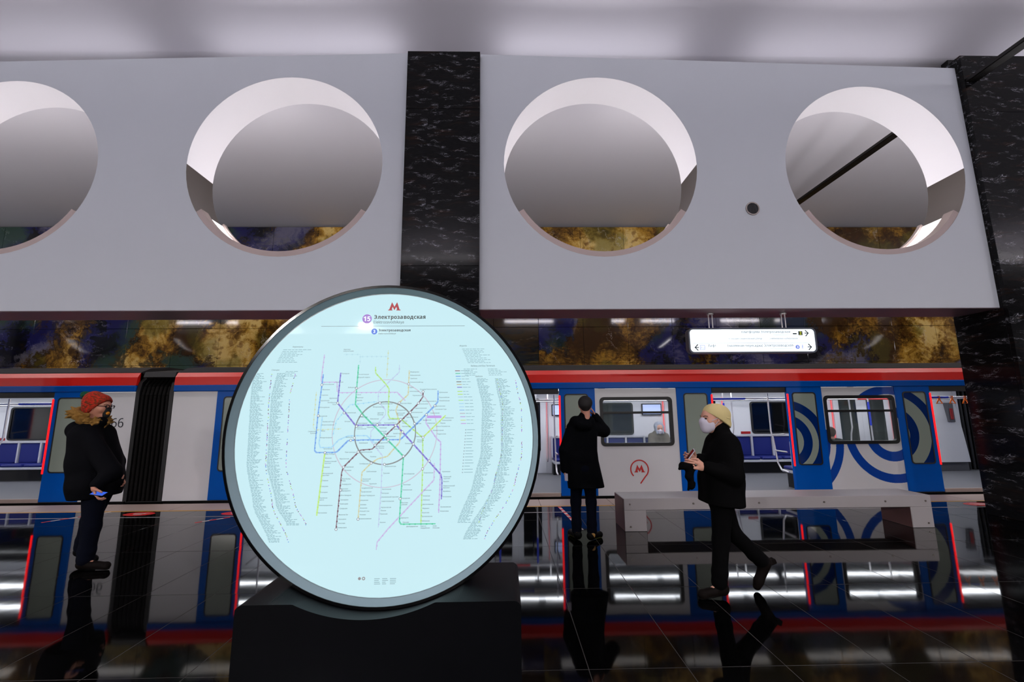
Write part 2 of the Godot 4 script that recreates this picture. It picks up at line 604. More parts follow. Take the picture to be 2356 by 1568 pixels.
	# ribbed pattern of blue rings printed on white body sheets and door glass
	M["ring_sheet"] = ring_print("ring_sheet", Color(0.83, 0.83, 0.84), 6.15, 7.72, 0.03, 2.02, 0.35)
	M["ring_leaf_a"] = ring_print("ring_leaf_a", Color(0.56, 0.60, 0.56), 5.45, 6.15, 0.45, 1.95, 0.12)
	M["ring_leaf_b"] = ring_print("ring_leaf_b", Color(0.56, 0.60, 0.56), 7.68, 8.40, 0.45, 1.95, 0.12)
	mural_paint()

func ring_print(key: String, base: Color, x0: float, x1: float, y0: float, y1: float, rough: float) -> StandardMaterial3D:
	var ink := Color(0.0, 0.25, 0.62) if rough > 0.2 else Color(0.01, 0.15, 0.40)
	var f := func(px: int, py: int) -> Color:
		var p := Vector2(lerpf(x0, x1, (px + 0.5) / 256.0), lerpf(y1, y0, (py + 0.5) / 384.0))
		var a := p.distance_to(Vector2(5.42, 0.995))
		var b := p.distance_to(Vector2(7.50, 1.115))
		var on := (b > 0.34 and b < 0.52) or (b > 0.76 and b < 0.92)
		on = on or (a > 0.33 and a < 0.50) or (a > 0.62 and a < 0.78 and p.x < 6.2) or (a > 0.97 and a < 1.12 and p.y < 1.1 and p.x > 6.1) 
		on = on or (a < 0.86 and p.x > 6.1 and p.y < 1.2)
		return ink if on else base
	var m := surf(key, Color.WHITE, rough)
	m.albedo_texture = picture(256, 384, f)
	m.set_meta("rect", [x0, x1, y0, y1])
	return m

func mural_paint() -> void:
	var mass := noise(51, 0.20, 2, 1.8)
	var limb := noise(52, 0.42, 3, 1.4)
	var vein := noise(53, 0.9, 3, 0.7)
	var grit := noise(54, 3.2, 3)
	var cold := noise(55, 0.35, 2, 0.9)
	var line := noise(56, 0.40, 2, 1.4)
	for half in 2:
		var x0 := -17.0 + 17.0 * half
		var f := func(px: int, py: int) -> Color:
			var x := x0 + 17.0 * px / 1400.0
			var y := 6.95 - 5.1 * py / 420.0
			var warm_side := smoothstep(-9.5, -5.0, x) * 0.50 - 0.25
			if x < -9.0: warm_side += 0.25 * exp(-pow((x + 11.8) / 1.6, 2.0))
			var brush := grit.get_noise_2d(x * 0.55 + 2.0 * cold.get_noise_2d(x, y), y * 1.7 + 2.2 * mass.get_noise_2d(x * 2.0, y * 2.0))
			var m := mass.get_noise_2d(x, y * 1.2) + 0.45 * limb.get_noise_2d(x, y) + warm_side + 0.10 * brush
			var v := vein.get_noise_2d(x, y * 0.8)
			var g := grit.get_noise_2d(x, y)
			var w := limb.get_noise_2d(x + 40.0, y * 0.8)
			var gold := Color(0.16, 0.105, 0.05).lerp(Color(0.47, 0.35, 0.12), smoothstep(-0.38, 0.42, v * 0.6 + 0.75 * w + 0.30 * brush))
			gold = gold.lerp(Color(0.62, 0.54, 0.36), smoothstep(0.20, 0.6, w + 0.25 * v + 0.2 * brush) * 0.8)
			gold = gold.lerp(Color(0.21, 0.12, 0.05), smoothstep(0.2, 0.5, g) * 0.4)
			gold = gold.lerp(Color(0.24, 0.24, 0.10), smoothstep(0.1, 0.4, cold.get_noise_2d(x * 1.6, y * 1.6 + 7.0)) * 0.5)
			var c := cold.get_noise_2d(x, y) + 0.10 * brush
			var deep := Color(0.085, 0.085, 0.22).lerp(Color(0.045, 0.045, 0.06), smoothstep(-0.15, 0.35, v + 0.4 * brush))
			deep = deep.lerp(Color(0.14, 0.205, 0.165), smoothstep(0.02, 0.38, c) * (0.85 if x < -4.5 else 0.45))
			deep = deep.lerp(Color(0.33, 0.32, 0.35), smoothstep(0.12, 0.45, -c + 0.25 * brush) * 0.75)
			deep = deep.lerp(Color(0.20, 0.13, 0.06), smoothstep(0.15, 0.5, w + 0.3 * brush) * 0.6)
			var k := smoothstep(-0.10, 0.10, m)
			var out := deep.lerp(gold, k)
			var rim := smoothstep(0.05, 0.0, absf(m - 0.03)) * 0.8 + smoothstep(0.03, 0.0, absf(w)) * k * 0.7
			out = out.lerp(Color(0.075, 0.04, 0.025), clampf(rim, 0.0, 1.0) * 0.65)
			var streak := smoothstep(0.022, 0.0, absf(line.get_noise_2d(x, y))) * smoothstep(-0.1, 0.3, vein.get_noise_2d(x * 0.5 + 9.0, y * 0.5))
			streak = maxf(streak, smoothstep(0.03, 0.0, absf(limb.get_noise_2d(x * 1.3 + 80.0, y * 1.5))) * smoothstep(0.05, 0.3, line.get_noise_2d(x * 1.4, y * 2.0)) * 0.7)
			out = out.lerp(Color(0.55, 0.53, 0.56), streak * 0.55)
			return Color(out.r * 1.4, out.g * 1.4, out.b * 1.4)
		var mat := surf("mural_%d" % half, Color.WHITE, 0.06)
		mat.albedo_texture = picture(1400, 420, f)


# ---------------------------------------------------------------- the scene
func _ready() -> void:
	rng.seed = 7
	# camera, sky, exposure
	cam = Camera3D.new()
	cam.name = "camera"
	cam.transform = Transform3D(Basis(Vector3(0.99979497, -0.00792849, 0.01863221), Vector3(0.00489746, 0.98751962, 0.15741985), Vector3(-0.01964777, -0.15729633, 0.98735598)).orthonormalized(), Vector3(0, 1.62, 0))
	cam.fov = 76.1929
	cam.near = 0.05
	cam.far = 200.0
	add_child(cam)
	cam.current = true
	var we := WorldEnvironment.new()
	we.name = "surroundings"
	var e := Environment.new()
	e.background_mode = Environment.BG_COLOR
	e.background_color = Color.BLACK
	e.tonemap_mode = Environment.TONE_MAPPER_LINEAR
	e.tonemap_exposure = 1.0
	e.sdfgi_enabled = true
	e.ssao_enabled = true
	e.ssil_enabled = true
	we.environment = e
	add_child(we)

	font_plain = SystemFont.new()
	font_plain.font_names = PackedStringArray(["Droid Sans"])
	font_bold = SystemFont.new()
	font_bold.font_names = PackedStringArray(["Droid Sans"])
	font_bold.font_weight = 700
	materials()
	shell()
	floor_and_edge()
	mural()
	colonnade()
	train()
	map_stand()
	bench()
	hanging_sign()
	small_fittings()
	people()


# big surfaces that close the station
func shell() -> void:
	# barrel vault over the hall, lower sloping ceilings over both platforms
	var c := Geo.new()
	var line := [[Vector2(-12.6, 6.88), Vector2(0.1, -1)], [Vector2(-6.75, 7.66), Vector2(0.1, -1)]]
	var half := 5.175
	var rise := 1.5
	var rad := (half * half + rise * rise) / (2.0 * rise)
	for i in 41:
		var a := lerpf(-1.0, 1.0, i / 40.0) * asin(half / rad)
		line.append([Vector2(-1.425 + rad * sin(a), 7.66 + rise - rad + rad * cos(a)), Vector2(-sin(a), -cos(a))])
	line.append([Vector2(3.9, 7.66), Vector2(-0.1, -1)])
	line.append([Vector2(12.4, 6.7), Vector2(-0.1, -1)])
	for i in line.size() - 1:
		var p: Vector2 = line[i][0]
		var q: Vector2 = line[i + 1][0]
		if p.distance_to(q) < 0.001: continue
		var na := Vector3(0, line[i][1].y, line[i][1].x).normalized()
		var nb := Vector3(0, line[i + 1][1].y, line[i + 1][1].x).normalized()
		c.squad(Vector3(-26, p.y, p.x), Vector3(26, p.y, p.x), Vector3(26, q.y, q.x), Vector3(-26, q.y, q.x), na, na, nb, nb)
	c.box(Vector3(-26.4, 9.2, -12.6), Vector3(26.4, 9.6, 12.4))
	struct("ceiling", c, M.ceiling_paint, "plain pale vaulted ceiling above the pierced wall, sloping down over the track")
	for s in [-1.0, 1.0]:
		var w := Geo.new()
		w.box(Vector3(minf(s * 26.0, s * 26.4), -1.5, -12.6), Vector3(maxf(s * 26.0, s * 26.4), 9.6, 12.4))
		struct("wall_left" if s < 0 else "wall_right", w, M.panel_paint, "plain end wall closing the %s end of the hall" % ("left" if s < 0 else "right"))
	var b := Geo.new()
	b.box(Vector3(-26.4, 0, 12.0), Vector3(26.4, 9.6, 12.4))
	struct("wall_back", b, M.panel_paint, "plain wall behind the opposite platform")
	var t := Geo.new()
	t.box(Vector3(-26.4, -1.5, -12.6), Vector3(26.4, -1.2, -8.2))
	struct("ground", t, M.dark_concrete, "dark track bed under the train", "track bed")
	var p := Geo.new()
	p.box(Vector3(-26.4, -1.5, -8.2), Vector3(26.4, -0.06, -7.9))
	struct("wall_platform", p, M.dark_concrete, "platform face below the pale edge stones", "wall")


func floor_and_edge() -> void:
	var slab := Geo.new()
	slab.box(Vector3(-26.4, -0.3, -7.95), Vector3(26.4, -0.022, 12.0))
	var fl := struct("floor", slab, M.dark_concrete, "polished black granite floor mirroring the train", "floor")
	# grout bed, one millimetre below the tiles, and plain granite where the photograph cannot see
	var gb := Geo.new()
	gb.box(Vector3(-13.0, -0.03, -7.9), Vector3(13.2, -0.0012, -1.6))
	part("grout", gb, M.grout, fl)
	var rest := Geo.new()
	rest.box(Vector3(-26.0, -0.03, -1.6), Vector3(26.0, 0, 12.0))
	rest.box(Vector3(-26.0, -0.03, -7.29), Vector3(-13.0, 0, -1.6))
	rest.box(Vector3(13.2, -0.03, -7.29), Vector3(26.0, 0, -1.6))
	part("granite", rest, M.granite_1, fl)
	var pitch := 0.63
	var deep := 1.26
	var kinds := []
	for d in [1.26, 0.48, 0.39]:
		var g := Geo.new()
		g.box(Vector3(-pitch / 2 + 0.002, -0.02, -d / 2 + 0.002), Vector3(pitch / 2 - 0.002, 0, d / 2 - 0.002), 0.0012)
		kinds.append(g.mesh())
	var rows := []
	for k in 4: rows.append([-1.77 - deep * (k + 0.5), 0])
	rows.append([-6.81 - 0.24, 1])
	rows.append([-7.33 - 0.195, 2])
	for r in rows:
		for i in range(-20, 21):
			var x := 0.53 + pitch * (i + 0.5)
			if absf(x) > (2.6 - r[0] * 1.28): continue
			var o := part("tile", kinds[r[1]], M["granite_%d" % rng.randi_range(0, 3)], fl)
			o.position = Vector3(x, rng.randf_range(-0.0004, 0.0), r[0])
			o.rotation = Vector3(rng.randf_range(-0.0011, 0.0011), 0, rng.randf_range(-0.0011, 0.0011))
	# pale strip, yellow line and stones of the platform edge
	var strip := Geo.new()
	strip.box(Vector3(-26, -0.02, -7.33), Vector3(26, 0.0, -7.29))
	part("pale_strip", strip, M.pale_line, fl)
	var yl := Geo.new()
	yl.box(Vector3(-26, -0.02, -7.78), Vector3(26, 0.0, -7.725))
	part("yellow_strip", yl, M.yellow_line, fl)
	var es := Geo.new()
	es.box(Vector3(-0.625, -0.08, -0.275), Vector3(0.625, 0, 0.275), 0.004)
	var em := es.mesh()
	for i in range(-10, 11):
		var o := part("edge_stone", em, M.edge_stone, fl)
		o.position = Vector3(1.256 * i, 0, -8.06)
	var er := Geo.new()
	er.box(Vector3(-26, -0.08, -8.335), Vector3(-13.2, 0, -7.785))
	er.box(Vector3(13.2, -0.08, -8.335), Vector3(26, 0, -7.785))
	part("edge_kerb", er, M.edge_stone, fl)
	for x in [-20.0, 20.0]:
		var gg := Geo.new()
		gg.box(Vector3(x - 6.0, -0.02, -7.725), Vector3(x + 6.0, 0, -7.33))
		part("granite_band", gg, M.granite_2, fl)


func mural() -> void:
	var b := Geo.new()
	b.box(Vector3(-26.4, -1.5, -12.6), Vector3(26.4, 6.9, -12.03))
	var w := struct("wall_far", b, M.dark_concrete, "track wall covered by a painted glass mural in ochre and blue", "mural")
	var ys := [1.88, 2.90, 3.92, 4.94, 5.96, 6.90]
	for r in 5:
		for i in range(-13, 14):
			var x0 := 3.515 + 1.264 * (i - 3)
			var half := 0 if x0 < 0.0 else 1
			var g := Geo.new()
			var lo := Vector3(x0 + 0.004, ys[r] + 0.004, -12.03)
			var hi := Vector3(x0 + 1.26, ys[r + 1] - 0.004, -12.0)
			g.box(lo, hi, 0.004)
			for k in g.v.size():
				var o := -17.0 + 17.0 * half
				g.t[k] = Vector2(clampf((g.v[k].x - o) / 17.0, 0.001, 0.999), (6.95 - g.v[k].y) / 5.1)
			var p := part("glass_panel", g, M["mural_%d" % half], w)
			p.rotation = Vector3.ZERO
	var low := Geo.new()
	low.box(Vector3(-26, -1.2, -12.03), Vector3(26, 1.87, -12.0))
	part("plinth", low, M.dark_concrete, w)


# ---------------------------------------------------------------- the pierced wall between marble columns
const PITCH := 8.84
const UP_HALL := 0.30
const UP_OPPOSITE := 8.5
const DOWN := 86.0
const ADDED_OVER_TRACK := 4.4  # strength of the added lamps above the platform
const TROUGH := 1.7

func colonnade() -> void:
	var sets := [
		[-1, [[-7.50, 5.30, 1.41], [-3.30, 5.335, 1.47]], 7.0, 7.25],
		[0, [[1.51, 5.35, 1.49], [5.80, 5.30, 1.41]], 7.24, 7.055],
		[-3, [], 7.15, 7.15], [-2, [], 7.15, 7.05], [1, [], 7.05, 7.15], [2, [], 7.15, 7.15]]
	for s in sets:
		var xa: float = -0.345 + PITCH * s[0]
		if s[1].is_empty(): s[1] = [[xa + 1.8, 5.32, 1.43], [xa + 6.0, 5.32, 1.43]]
		bay(s, xa, s[0] == 0 or s[0] == -1)
	for k in range(-2, 4): column(k)
	# the opposite row of columns behind the camera
	for k in range(-2, 3):
		rear_bay(k)
	for i in range(-4, 6):
		var x: float = -4.15 + PITCH * floorf(i / 2.0) + (1.55 if posmod(i, 2) else 0.0)
		var o := thing("downlight", "round downlight under the opposite wall, a white oval mirrored in the round map", "lamp", Vector3(x, SOFFIT + 0.16, 3.36), "round downlights under the opposite wall")
		var g := Geo.new()
		g.arc(Vector2.ZERO, 0.135, 0.16, 0.0, TAU, -0.03, 0.006, 24)
		part("trim_ring", g, M.steel, o).rotation.x = PI / 2 + 0.3
		g = Geo.new()
		g.prism(circle(Vector2.ZERO, 0.136, 24), -0.01, 0.0)
		var lens := part("lit_lens", g, M.lamp_white, o)
		lens.rotation.x = PI / 2 + 0.3
		area(o, Vector3(0, -0.016, 0.0), Vector3(0, -0.955, -0.296), Vector3.RIGHT, Vector2(0.22, 0.22), DOWN, Color(1.0, 0.97, 0.96))
	for i in range(-4, 5):  # unseen lamps added to brighten the mural, train and platform edge
		var o := thing("added_platform_lamp", "added unseen linear lamp under the platform ceiling to brighten the painted track wall and the platform edge", "lamp", Vector3(-0.9 + PITCH / 2.0 * i, 7.24, -7.02), "added linear lamps over the platform")
		var g := Geo.new()
		g.box(Vector3(-1.55, 0.0, -0.15), Vector3(1.55, 0.06, 0.15), 0.01, Transform3D(Basis(Vector3.RIGHT, 0.6), Vector3.ZERO))
		part("housing", g, M.inside_grey, o)
		g = Geo.new()
		g.box(Vector3(-1.5, -0.008, -0.13), Vector3(1.5, 0.001, 0.13), 0.0, Transform3D(Basis(Vector3.RIGHT, 0.6), Vector3.ZERO))
		part("diffuser", g, M.lamp_white, o)
		g = Geo.new()
		g.tube([Vector3(0, 0.05, -0.02), Vector3(0, 0.38, -0.02)], 0.012, 6)
		part("hanger", g, M.inside_grey, o)
		area(o, Vector3(0, -0.02, -0.012), Vector3(0, -0.825, -0.565), Vector3.RIGHT, Vector2(3.0, 0.26), ADDED_OVER_TRACK, Color(1.0, 0.97, 0.95))


func cell(g: Geo, poly: Array, h: Array, z: float, k: Vector3) -> void:
	# the flat sheet between a quadrilateral and the round hole in it
	var c := Vector2(h[0], h[1])
	var angles := []
	for i in 72: angles.append(TAU * i / 72.0)
	for p in poly: angles.append(fposmod((p - c).angle(), TAU))
	angles.sort()
	var edge := []
	for a in angles:
		var d := Vector2.from_angle(a)
		var hit := c
		for i in 4:
			var q = Geometry2D.segment_intersects_segment(c, c + d * 20.0, poly[i], poly[(i + 1) % 4])
			if q != null: hit = q
		edge.append(hit)
	for i in angles.size():
		var j := (i + 1) % angles.size()
		var r0: Vector2 = c + Vector2.from_angle(angles[i]) * h[2]
		var r1: Vector2 = c + Vector2.from_angle(angles[j]) * h[2]
		g.quad(Geo.V(edge[i], z), Geo.V(edge[j], z), Geo.V(r1, z), Geo.V(r0, z), k)


func bay(s: Array, xa: float, near: bool) -> void:
	var xb := xa + PITCH - 1.135
	var mid: float = (s[1][0][0] + s[1][1][0]) / 2.0
	var top_at := func(x: float) -> float: return lerpf(s[2], s[3], (x - xa) / (xb - xa))
	var g := Geo.new()
	var z0 := WALL_BACK
	var z1 := WALL_Z
	for z in [z0, z1]:
		var k := Vector3(0, 0, 1 if z == z1 else -1)
		cell(g, [Vector2(xa, SOFFIT), Vector2(mid, SOFFIT), Vector2(mid, top_at.call(mid)), Vector2(xa, top_at.call(xa))], s[1][0], z, k)
		cell(g, [Vector2(mid, SOFFIT), Vector2(xb, SOFFIT), Vector2(xb, top_at.call(xb)), Vector2(mid, top_at.call(mid))], s[1][1], z, k)
	g.quad(Vector3(xa, s[2], z0), Vector3(xb, s[3], z0), Vector3(xb, s[3], z1), Vector3(xa, s[2], z1), Vector3.UP)
	for x in [xa, xb]:
		var y: float = top_at.call(x)
		g.quad(Vector3(x, SOFFIT, z0), Vector3(x, y, z0), Vector3(x, y, z1), Vector3(x, SOFFIT, z1), Vector3(signf(x - mid), 0, 0))
	var names := {-1: "pale grey wall panel with two round openings above the left of the map stand", 0: "pale grey wall panel with two round openings above the steel bench"}
	var w := struct("wall_front", g, M.panel_paint, names.get(s[0], "pale grey pierced wall panel %s" % ["farther left", "second to the left", "", "", "beyond the right column", "farther right"][s[0] + 3]), "wall")
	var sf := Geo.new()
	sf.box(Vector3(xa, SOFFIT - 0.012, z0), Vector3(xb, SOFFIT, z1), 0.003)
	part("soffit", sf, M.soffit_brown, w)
	for h in s[1]:
		var c := Vector2(h[0], h[1])
		var r: float = h[2]
		var up := Geo.new()
		up.arc(c, r, r + 0.03, 0.0, PI, z0, z1 - 0.002, 40)
		part("upper_lining", up, M.lining_white, w)
		var dn := Geo.new()
		dn.arc(c, r, r + 0.03, PI, TAU, z0, z1 - 0.002, 40)
		part("lower_lining", dn, M.steel, w)
		var a0 := PI * 1.5 - 1.02
		var a1 := PI * 1.5 + 1.02
		var lip := Geo.new()
		lip.arc(c, r - 0.085, r, a0, a1, z1 - 0.16, z1 - 0.004, 30)
		part("front_lip", lip, M.lip_steel, w)
		var lip2 := Geo.new()
		lip2.arc(c, r - 0.085, r, a0, a1, z0 + 0.004, z0 + 0.07, 30)
		part("rear_lip", lip2, M.lip_steel, w)
		var lamp := Geo.new()
		lamp.arc(c, r - 0.05, r - 0.01, a0 + 0.02, a1 - 0.02, z0 + 0.07, z1 - 0.16, 24)
		var lm := part("trough_lamp", lamp, M.trough_white, w)
		for q in ([-0.64, 0.0, 0.64] if near else [0.0]):
			var d := Vector2.from_angle(PI * 1.5 + q)
			var at := c + d * (r - 0.10)
			area(lm, Geo.V(at, (z0 + z1) / 2 - 0.04), Geo.V(-d, 0), Geo.V(Vector2(-d.y, d.x), 0), Vector2(0.8, 0.28), TROUGH if near else TROUGH * 2.6, Color(1.0, 0.985, 1.0))
		if absi(s[0] * 2 + 1) < 5: uplight(h[0], top_at.call(h[0]), WALL_Z - 0.28, 1.0, atan((s[3] - s[2]) / (xb - xa)), UP_HALL, "facing the hall")


func uplight(x: float, y: float, z: float, dir: float, slope: float, energy: float, where: String) -> void:
	var o := thing("uplight", "slim linear uplight on top of the pierced wall, %s" % where, "lamp", Vector3(x, y + 0.012, z), "uplights on top of the pierced wall")
	o.rotation.z = slope
	var hs := Geo.new()
	hs.box(Vector3(-1.6, 0.0, -0.06), Vector3(1.6, 0.05, 0.06), 0.008)
	part("housing", hs, M.inside_grey, o)
	var df := Geo.new()
	df.box(Vector3(-1.55, 0.0, -0.05), Vector3(1.55, 0.010, 0.05), 0.0, Transform3D(Basis(Vector3.RIGHT, 0.5 * dir), Vector3(0, 0.062, 0.0)))
	part("diffuser", df, M.lamp_white, o)
	area(o, Vector3(0, 0.12, 0.02 * dir), Vector3(0, 0.80, 0.60 * dir), Vector3.RIGHT, Vector2(3.1, 0.14), energy, Color(1.0, 0.97, 1.0))


func column(k: int) -> void:
	var x := -1.48 + PITCH * k
	var places := {0: "black marble column with pale flecks rising behind the map stand", 1: "black marble column at the right edge beside the bench", -1: "black marble column beyond the left edge"}
	var o := thing("column", places.get(k, "black marble column number %s along the wall" % (k + 3)), "column", Vector3(x, 0, -6.05))
	o.set_meta("kind", "structure")
	var core := Geo.new()
	core.box(Vector3(0.06, 0, -0.72), Vector3(1.075, 7.19, -0.06))
	core.box(Vector3(0.50, 7.19, -0.72), Vector3(1.05, 7.72, -0.60))
	part("core", core, M.black_matt, o)
	var ys := [0.0, 1.22, 3.69, 6.2, 7.2]
	for i in 4:
		for f in 4:
			var g := Geo.new()
			var lo := Vector3(0.001, ys[i] + 0.001, -0.06)
			var hi := Vector3(1.134, ys[i + 1] - 0.001, 0.0)
			if f == 1: lo.z = -0.78; hi.z = -0.72
			if f == 2: lo = Vector3(0.0, lo.y, -0.78); hi = Vector3(0.06, hi.y, -0.061)
			if f == 3: lo = Vector3(1.075, lo.y, -0.78); hi = Vector3(1.135, hi.y, -0.061)
			g.box(lo, hi, 0.003)
			var shift := Vector2(rng.randf() * 3.0, rng.randf() * 3.0)
			for j in g.t.size(): g.t[j] += shift
			part("marble_slab", g, M.marble, o)


func rear_bay(k: int) -> void:
	# the matching wall on the camera's side of the hall, mirrored in the glass of the map
	var xa := -4.3 + PITCH * k
	var xb := xa + PITCH - 1.135
	var z0 := 3.3
	var z1 := 3.9
	var g := Geo.new()
	var mid := (xa + xb) / 2.0
	var hs := [[mid - 2.1, 5.32, 1.43], [mid + 2.1, 5.32, 1.43]]
	for z in [z0, z1]:
		var n := Vector3(0, 0, 1 if z == z1 else -1)
		cell(g, [Vector2(xa, SOFFIT), Vector2(mid, SOFFIT), Vector2(mid, 7.15), Vector2(xa, 7.15)], hs[0], z, n)
		cell(g, [Vector2(mid, SOFFIT), Vector2(xb, SOFFIT), Vector2(xb, 7.15), Vector2(mid, 7.15)], hs[1], z, n)
	g.quad(Vector3(xa, 7.15, z0), Vector3(xb, 7.15, z0), Vector3(xb, 7.15, z1), Vector3(xa, 7.15, z1), Vector3.UP)
	g.quad(Vector3(xa, SOFFIT, z0), Vector3(xb, SOFFIT, z0), Vector3(xb, SOFFIT, z1), Vector3(xa, SOFFIT, z1), Vector3.DOWN)
	var w := struct("wall_opposite", g, M.panel_paint, "pierced wall on the near side of the hall, bay %s" % ["far left", "left", "middle", "right", "far right"][k + 2], "wall")
	for h in hs:
		var c := Vector2(h[0], h[1])
		var up := Geo.new()
		up.arc(c, h[2], h[2] + 0.03, 0.0, PI, z0, z1, 30)
		part("upper_lining", up, M.lining_white, w)
		var dn := Geo.new()
		dn.arc(c, h[2], h[2] + 0.03, PI, TAU, z0, z1, 30)
		part("lower_lining", dn, M.steel, w)
		var lamp := Geo.new()
		lamp.arc(c, h[2] - 0.05, h[2] - 0.01, PI * 1.5 - 1.0, PI * 1.5 + 1.0, z0 + 0.12, z1 - 0.08, 24)
		var lm := part("trough_lamp", lamp, M.trough_white, w)
		area(lm, Vector3(c.x, c.y - h[2] + 0.14, (z0 + z1) / 2), Vector3.UP, Vector3.RIGHT, Vector2(1.2, 0.28), 4.5, Color(1.0, 0.985, 1.0))
		uplight(h[0], 7.15, z0 + 0.22, -1.0, 0.0, UP_OPPOSITE, "on the near side of the hall")
	var o := thing("column", "black marble column on the near side of the hall, %s one" % ["far left", "left", "middle", "right", "far right"][k + 2], "column", Vector3(xb, 0, 3.25))
	o.set_meta("kind", "structure")
	var cg := Geo.new()
	cg.box(Vector3(0.001, 0, 0), Vector3(1.134, 7.2, 0.75), 0.004)
	part("marble_slab", cg, M.marble, o)


# ---------------------------------------------------------------- the train at the platform
const CAR_LIGHT := 1.9

func train() -> void:
	car("train_car", "blue and white metro car with open doors and ring pattern behind the bench", -6.28, 11.35, [-4.02, 0.33, 4.78, 9.10], 1)
	car("train_car", "blue and white metro car beyond the right column, seen through the last doorway", 12.06, 20.0, [14.3], 0)
	car("train_car", "end of the blue and white metro car left of the black gangway bellows", -17.0, -6.99, [-9.23, -13.56], -1)
	bellows(-6.985, "black ribbed rubber gangway bellows joining two metro cars behind the man in the red hat")
	bellows(11.355, "black ribbed gangway bellows seen inside the doorway at the right column")


func car(called: String, label: String, x0: float, x1: float, doors: Array, side: int) -> void:
	var o := thing(called, label, "train", Vector3.ZERO, "cars of the metro train")
	var z := TRAIN_Z
	var back := -11.05
	var g := Geo.new()
	# roof: red cornice leaning in, then the grey top
	g.along_x([[z + 0.02, 2.145], [z + 0.005, 2.30], [z - 0.05, 2.385], [z - 0.12, 2.385], [z - 0.12, 2.145]], x0, x1)
	part("red_cornice", g, M.train_red, o)
	g = Geo.new()
	g.along_x([[z - 0.06, 2.20], [z - 0.06, 2.40], [z - 0.30, 2.50], [-9.2, 2.56], [-10.3, 2.56], [-10.8, 2.48], [back, 2.36], [back, 2.20]], x0, x1)
	part("roof", g, M.roof_grey, o)
	g = Geo.new()
	g.box(Vector3(x0, 2.025, z - 0.08), Vector3(x1, 2.143, z + 0.03), 0.012)
	part("blue_band", g, M.train_blue, o)
	g = Geo.new()
	g.box(Vector3(x0, -0.95, back + 0.05), Vector3(x1, 0.02, z - 0.03))
	part("underframe", g, M.rubber, o)
	g = Geo.new()
	g.box(Vector3(x0, 0.02, back), Vector3(x1, 0.085, z - 0.02))
	part("car_floor", g, M.inside_floor, o)
	g = Geo.new()
	g.box(Vector3(x0, 2.10, back), Vector3(x1, 2.16, z - 0.085))
	part("car_ceiling", g, M.car_ceiling, o)
	# body sheets between the doorways
	var edges := [x0]
	var sorted := doors.duplicate()
	sorted.sort()
	for d in sorted: edges.append_array([d - 0.73, d + 0.73])
	edges.append(x1)
	for i in range(0, edges.size(), 2):
		section(o, edges[i], edges[i + 1], i > 0, i < edges.size() - 2, z, back, side)
	for d in sorted: doorway(o, d, z, back)
	# far side, end walls
	g = Geo.new()
	g.box(Vector3(x0, 0.02, back - 0.05), Vector3(x1, 2.2, back))
	part("far_side", g, M.inside_white, o)
	for x in [x0, x1 - 0.05]:
		g = Geo.new()
		g.box(Vector3(x, 0.02, back), Vector3(x + 0.05, 2.15, back + 0.28))
		g.box(Vector3(x, 0.02, z - 0.34), Vector3(x + 0.05, 2.15, z - 0.06))
		g.box(Vector3(x, 2.02, back + 0.28), Vector3(x + 0.05, 2.15, z - 0.34))
		part("end_wall", g, M.inside_white, o)
	# white lockers between the last doorway and each end, on the far side
	for q in [[x0 + 0.06, sorted[0] - 0.80], [sorted[-1] + 0.80, x1 - 0.06]]:
		g = Geo.new()
		g.along_x([[back, 0.30], [back + 0.42, 0.30], [back + 0.36, 0.95], [back + 0.22, 2.09], [back, 2.09]], q[0], q[1])
		part("locker", g, M.inside_white, o)
		g = Geo.new()
		g.box(Vector3(q[0], 0.085, back), Vector3(q[1], 0.30, back + 0.36))
		part("locker_plinth", g, M.inside_grey, o)
	# lamps and hand rails under the ceiling
	var x := x0 + 0.3
	var k := 0
	while x < x1 - 1.0:
		var w := minf(1.22, x1 - 0.2 - x)
		for lz in [-9.32, -10.35]:
			g = Geo.new()
			g.box(Vector3(x, 2.065, lz - 0.07), Vector3(x + w, 2.098, lz + 0.07), 0.008)
			var lm := part("ceiling_lamp", g, M.lamp_white, o)
			if k % 3 == 1: area(lm, Vector3(x + w / 2, 2.062, lz), Vector3.DOWN, Vector3.RIGHT, Vector2(3.9, 0.13), CAR_LIGHT, Color(0.95, 0.97, 1.0))
		x += 1.36
		k += 1
	for rz in [-9.05, -10.45]:
		g = Geo.new()
		g.tube([Vector3(x0 + 0.1, 1.82, rz), Vector3(x1 - 0.1, 1.82, rz)], 0.017, 8)
		part("ceiling_rail", g, M.rail_steel, o)
		for d in sorted:
			g = Geo.new()
			g.tube([Vector3(d - 0.55, 1.82, rz), Vector3(d + 0.25, 1.82, rz)], 0.021, 8)
			part("rail_sleeve", g, M.rail_blue if rz > -10.0 else M.rail_red, o)
	# seats on both sides between doorways
	for i in range(2, edges.size() - 2, 2):
		var a: float = edges[i] + 0.12
		var b: float = edges[i + 1] - 0.12
		if b - a < 1.2: continue
		var n := int((b - a) / 0.45)
		for j in n:
			var sx: float = a + (b - a) * j / n
			seat(o, sx, (b - a) / n, back + 0.02, 1.0)
			seat(o, sx, (b - a) / n, z - 0.09, -1.0)


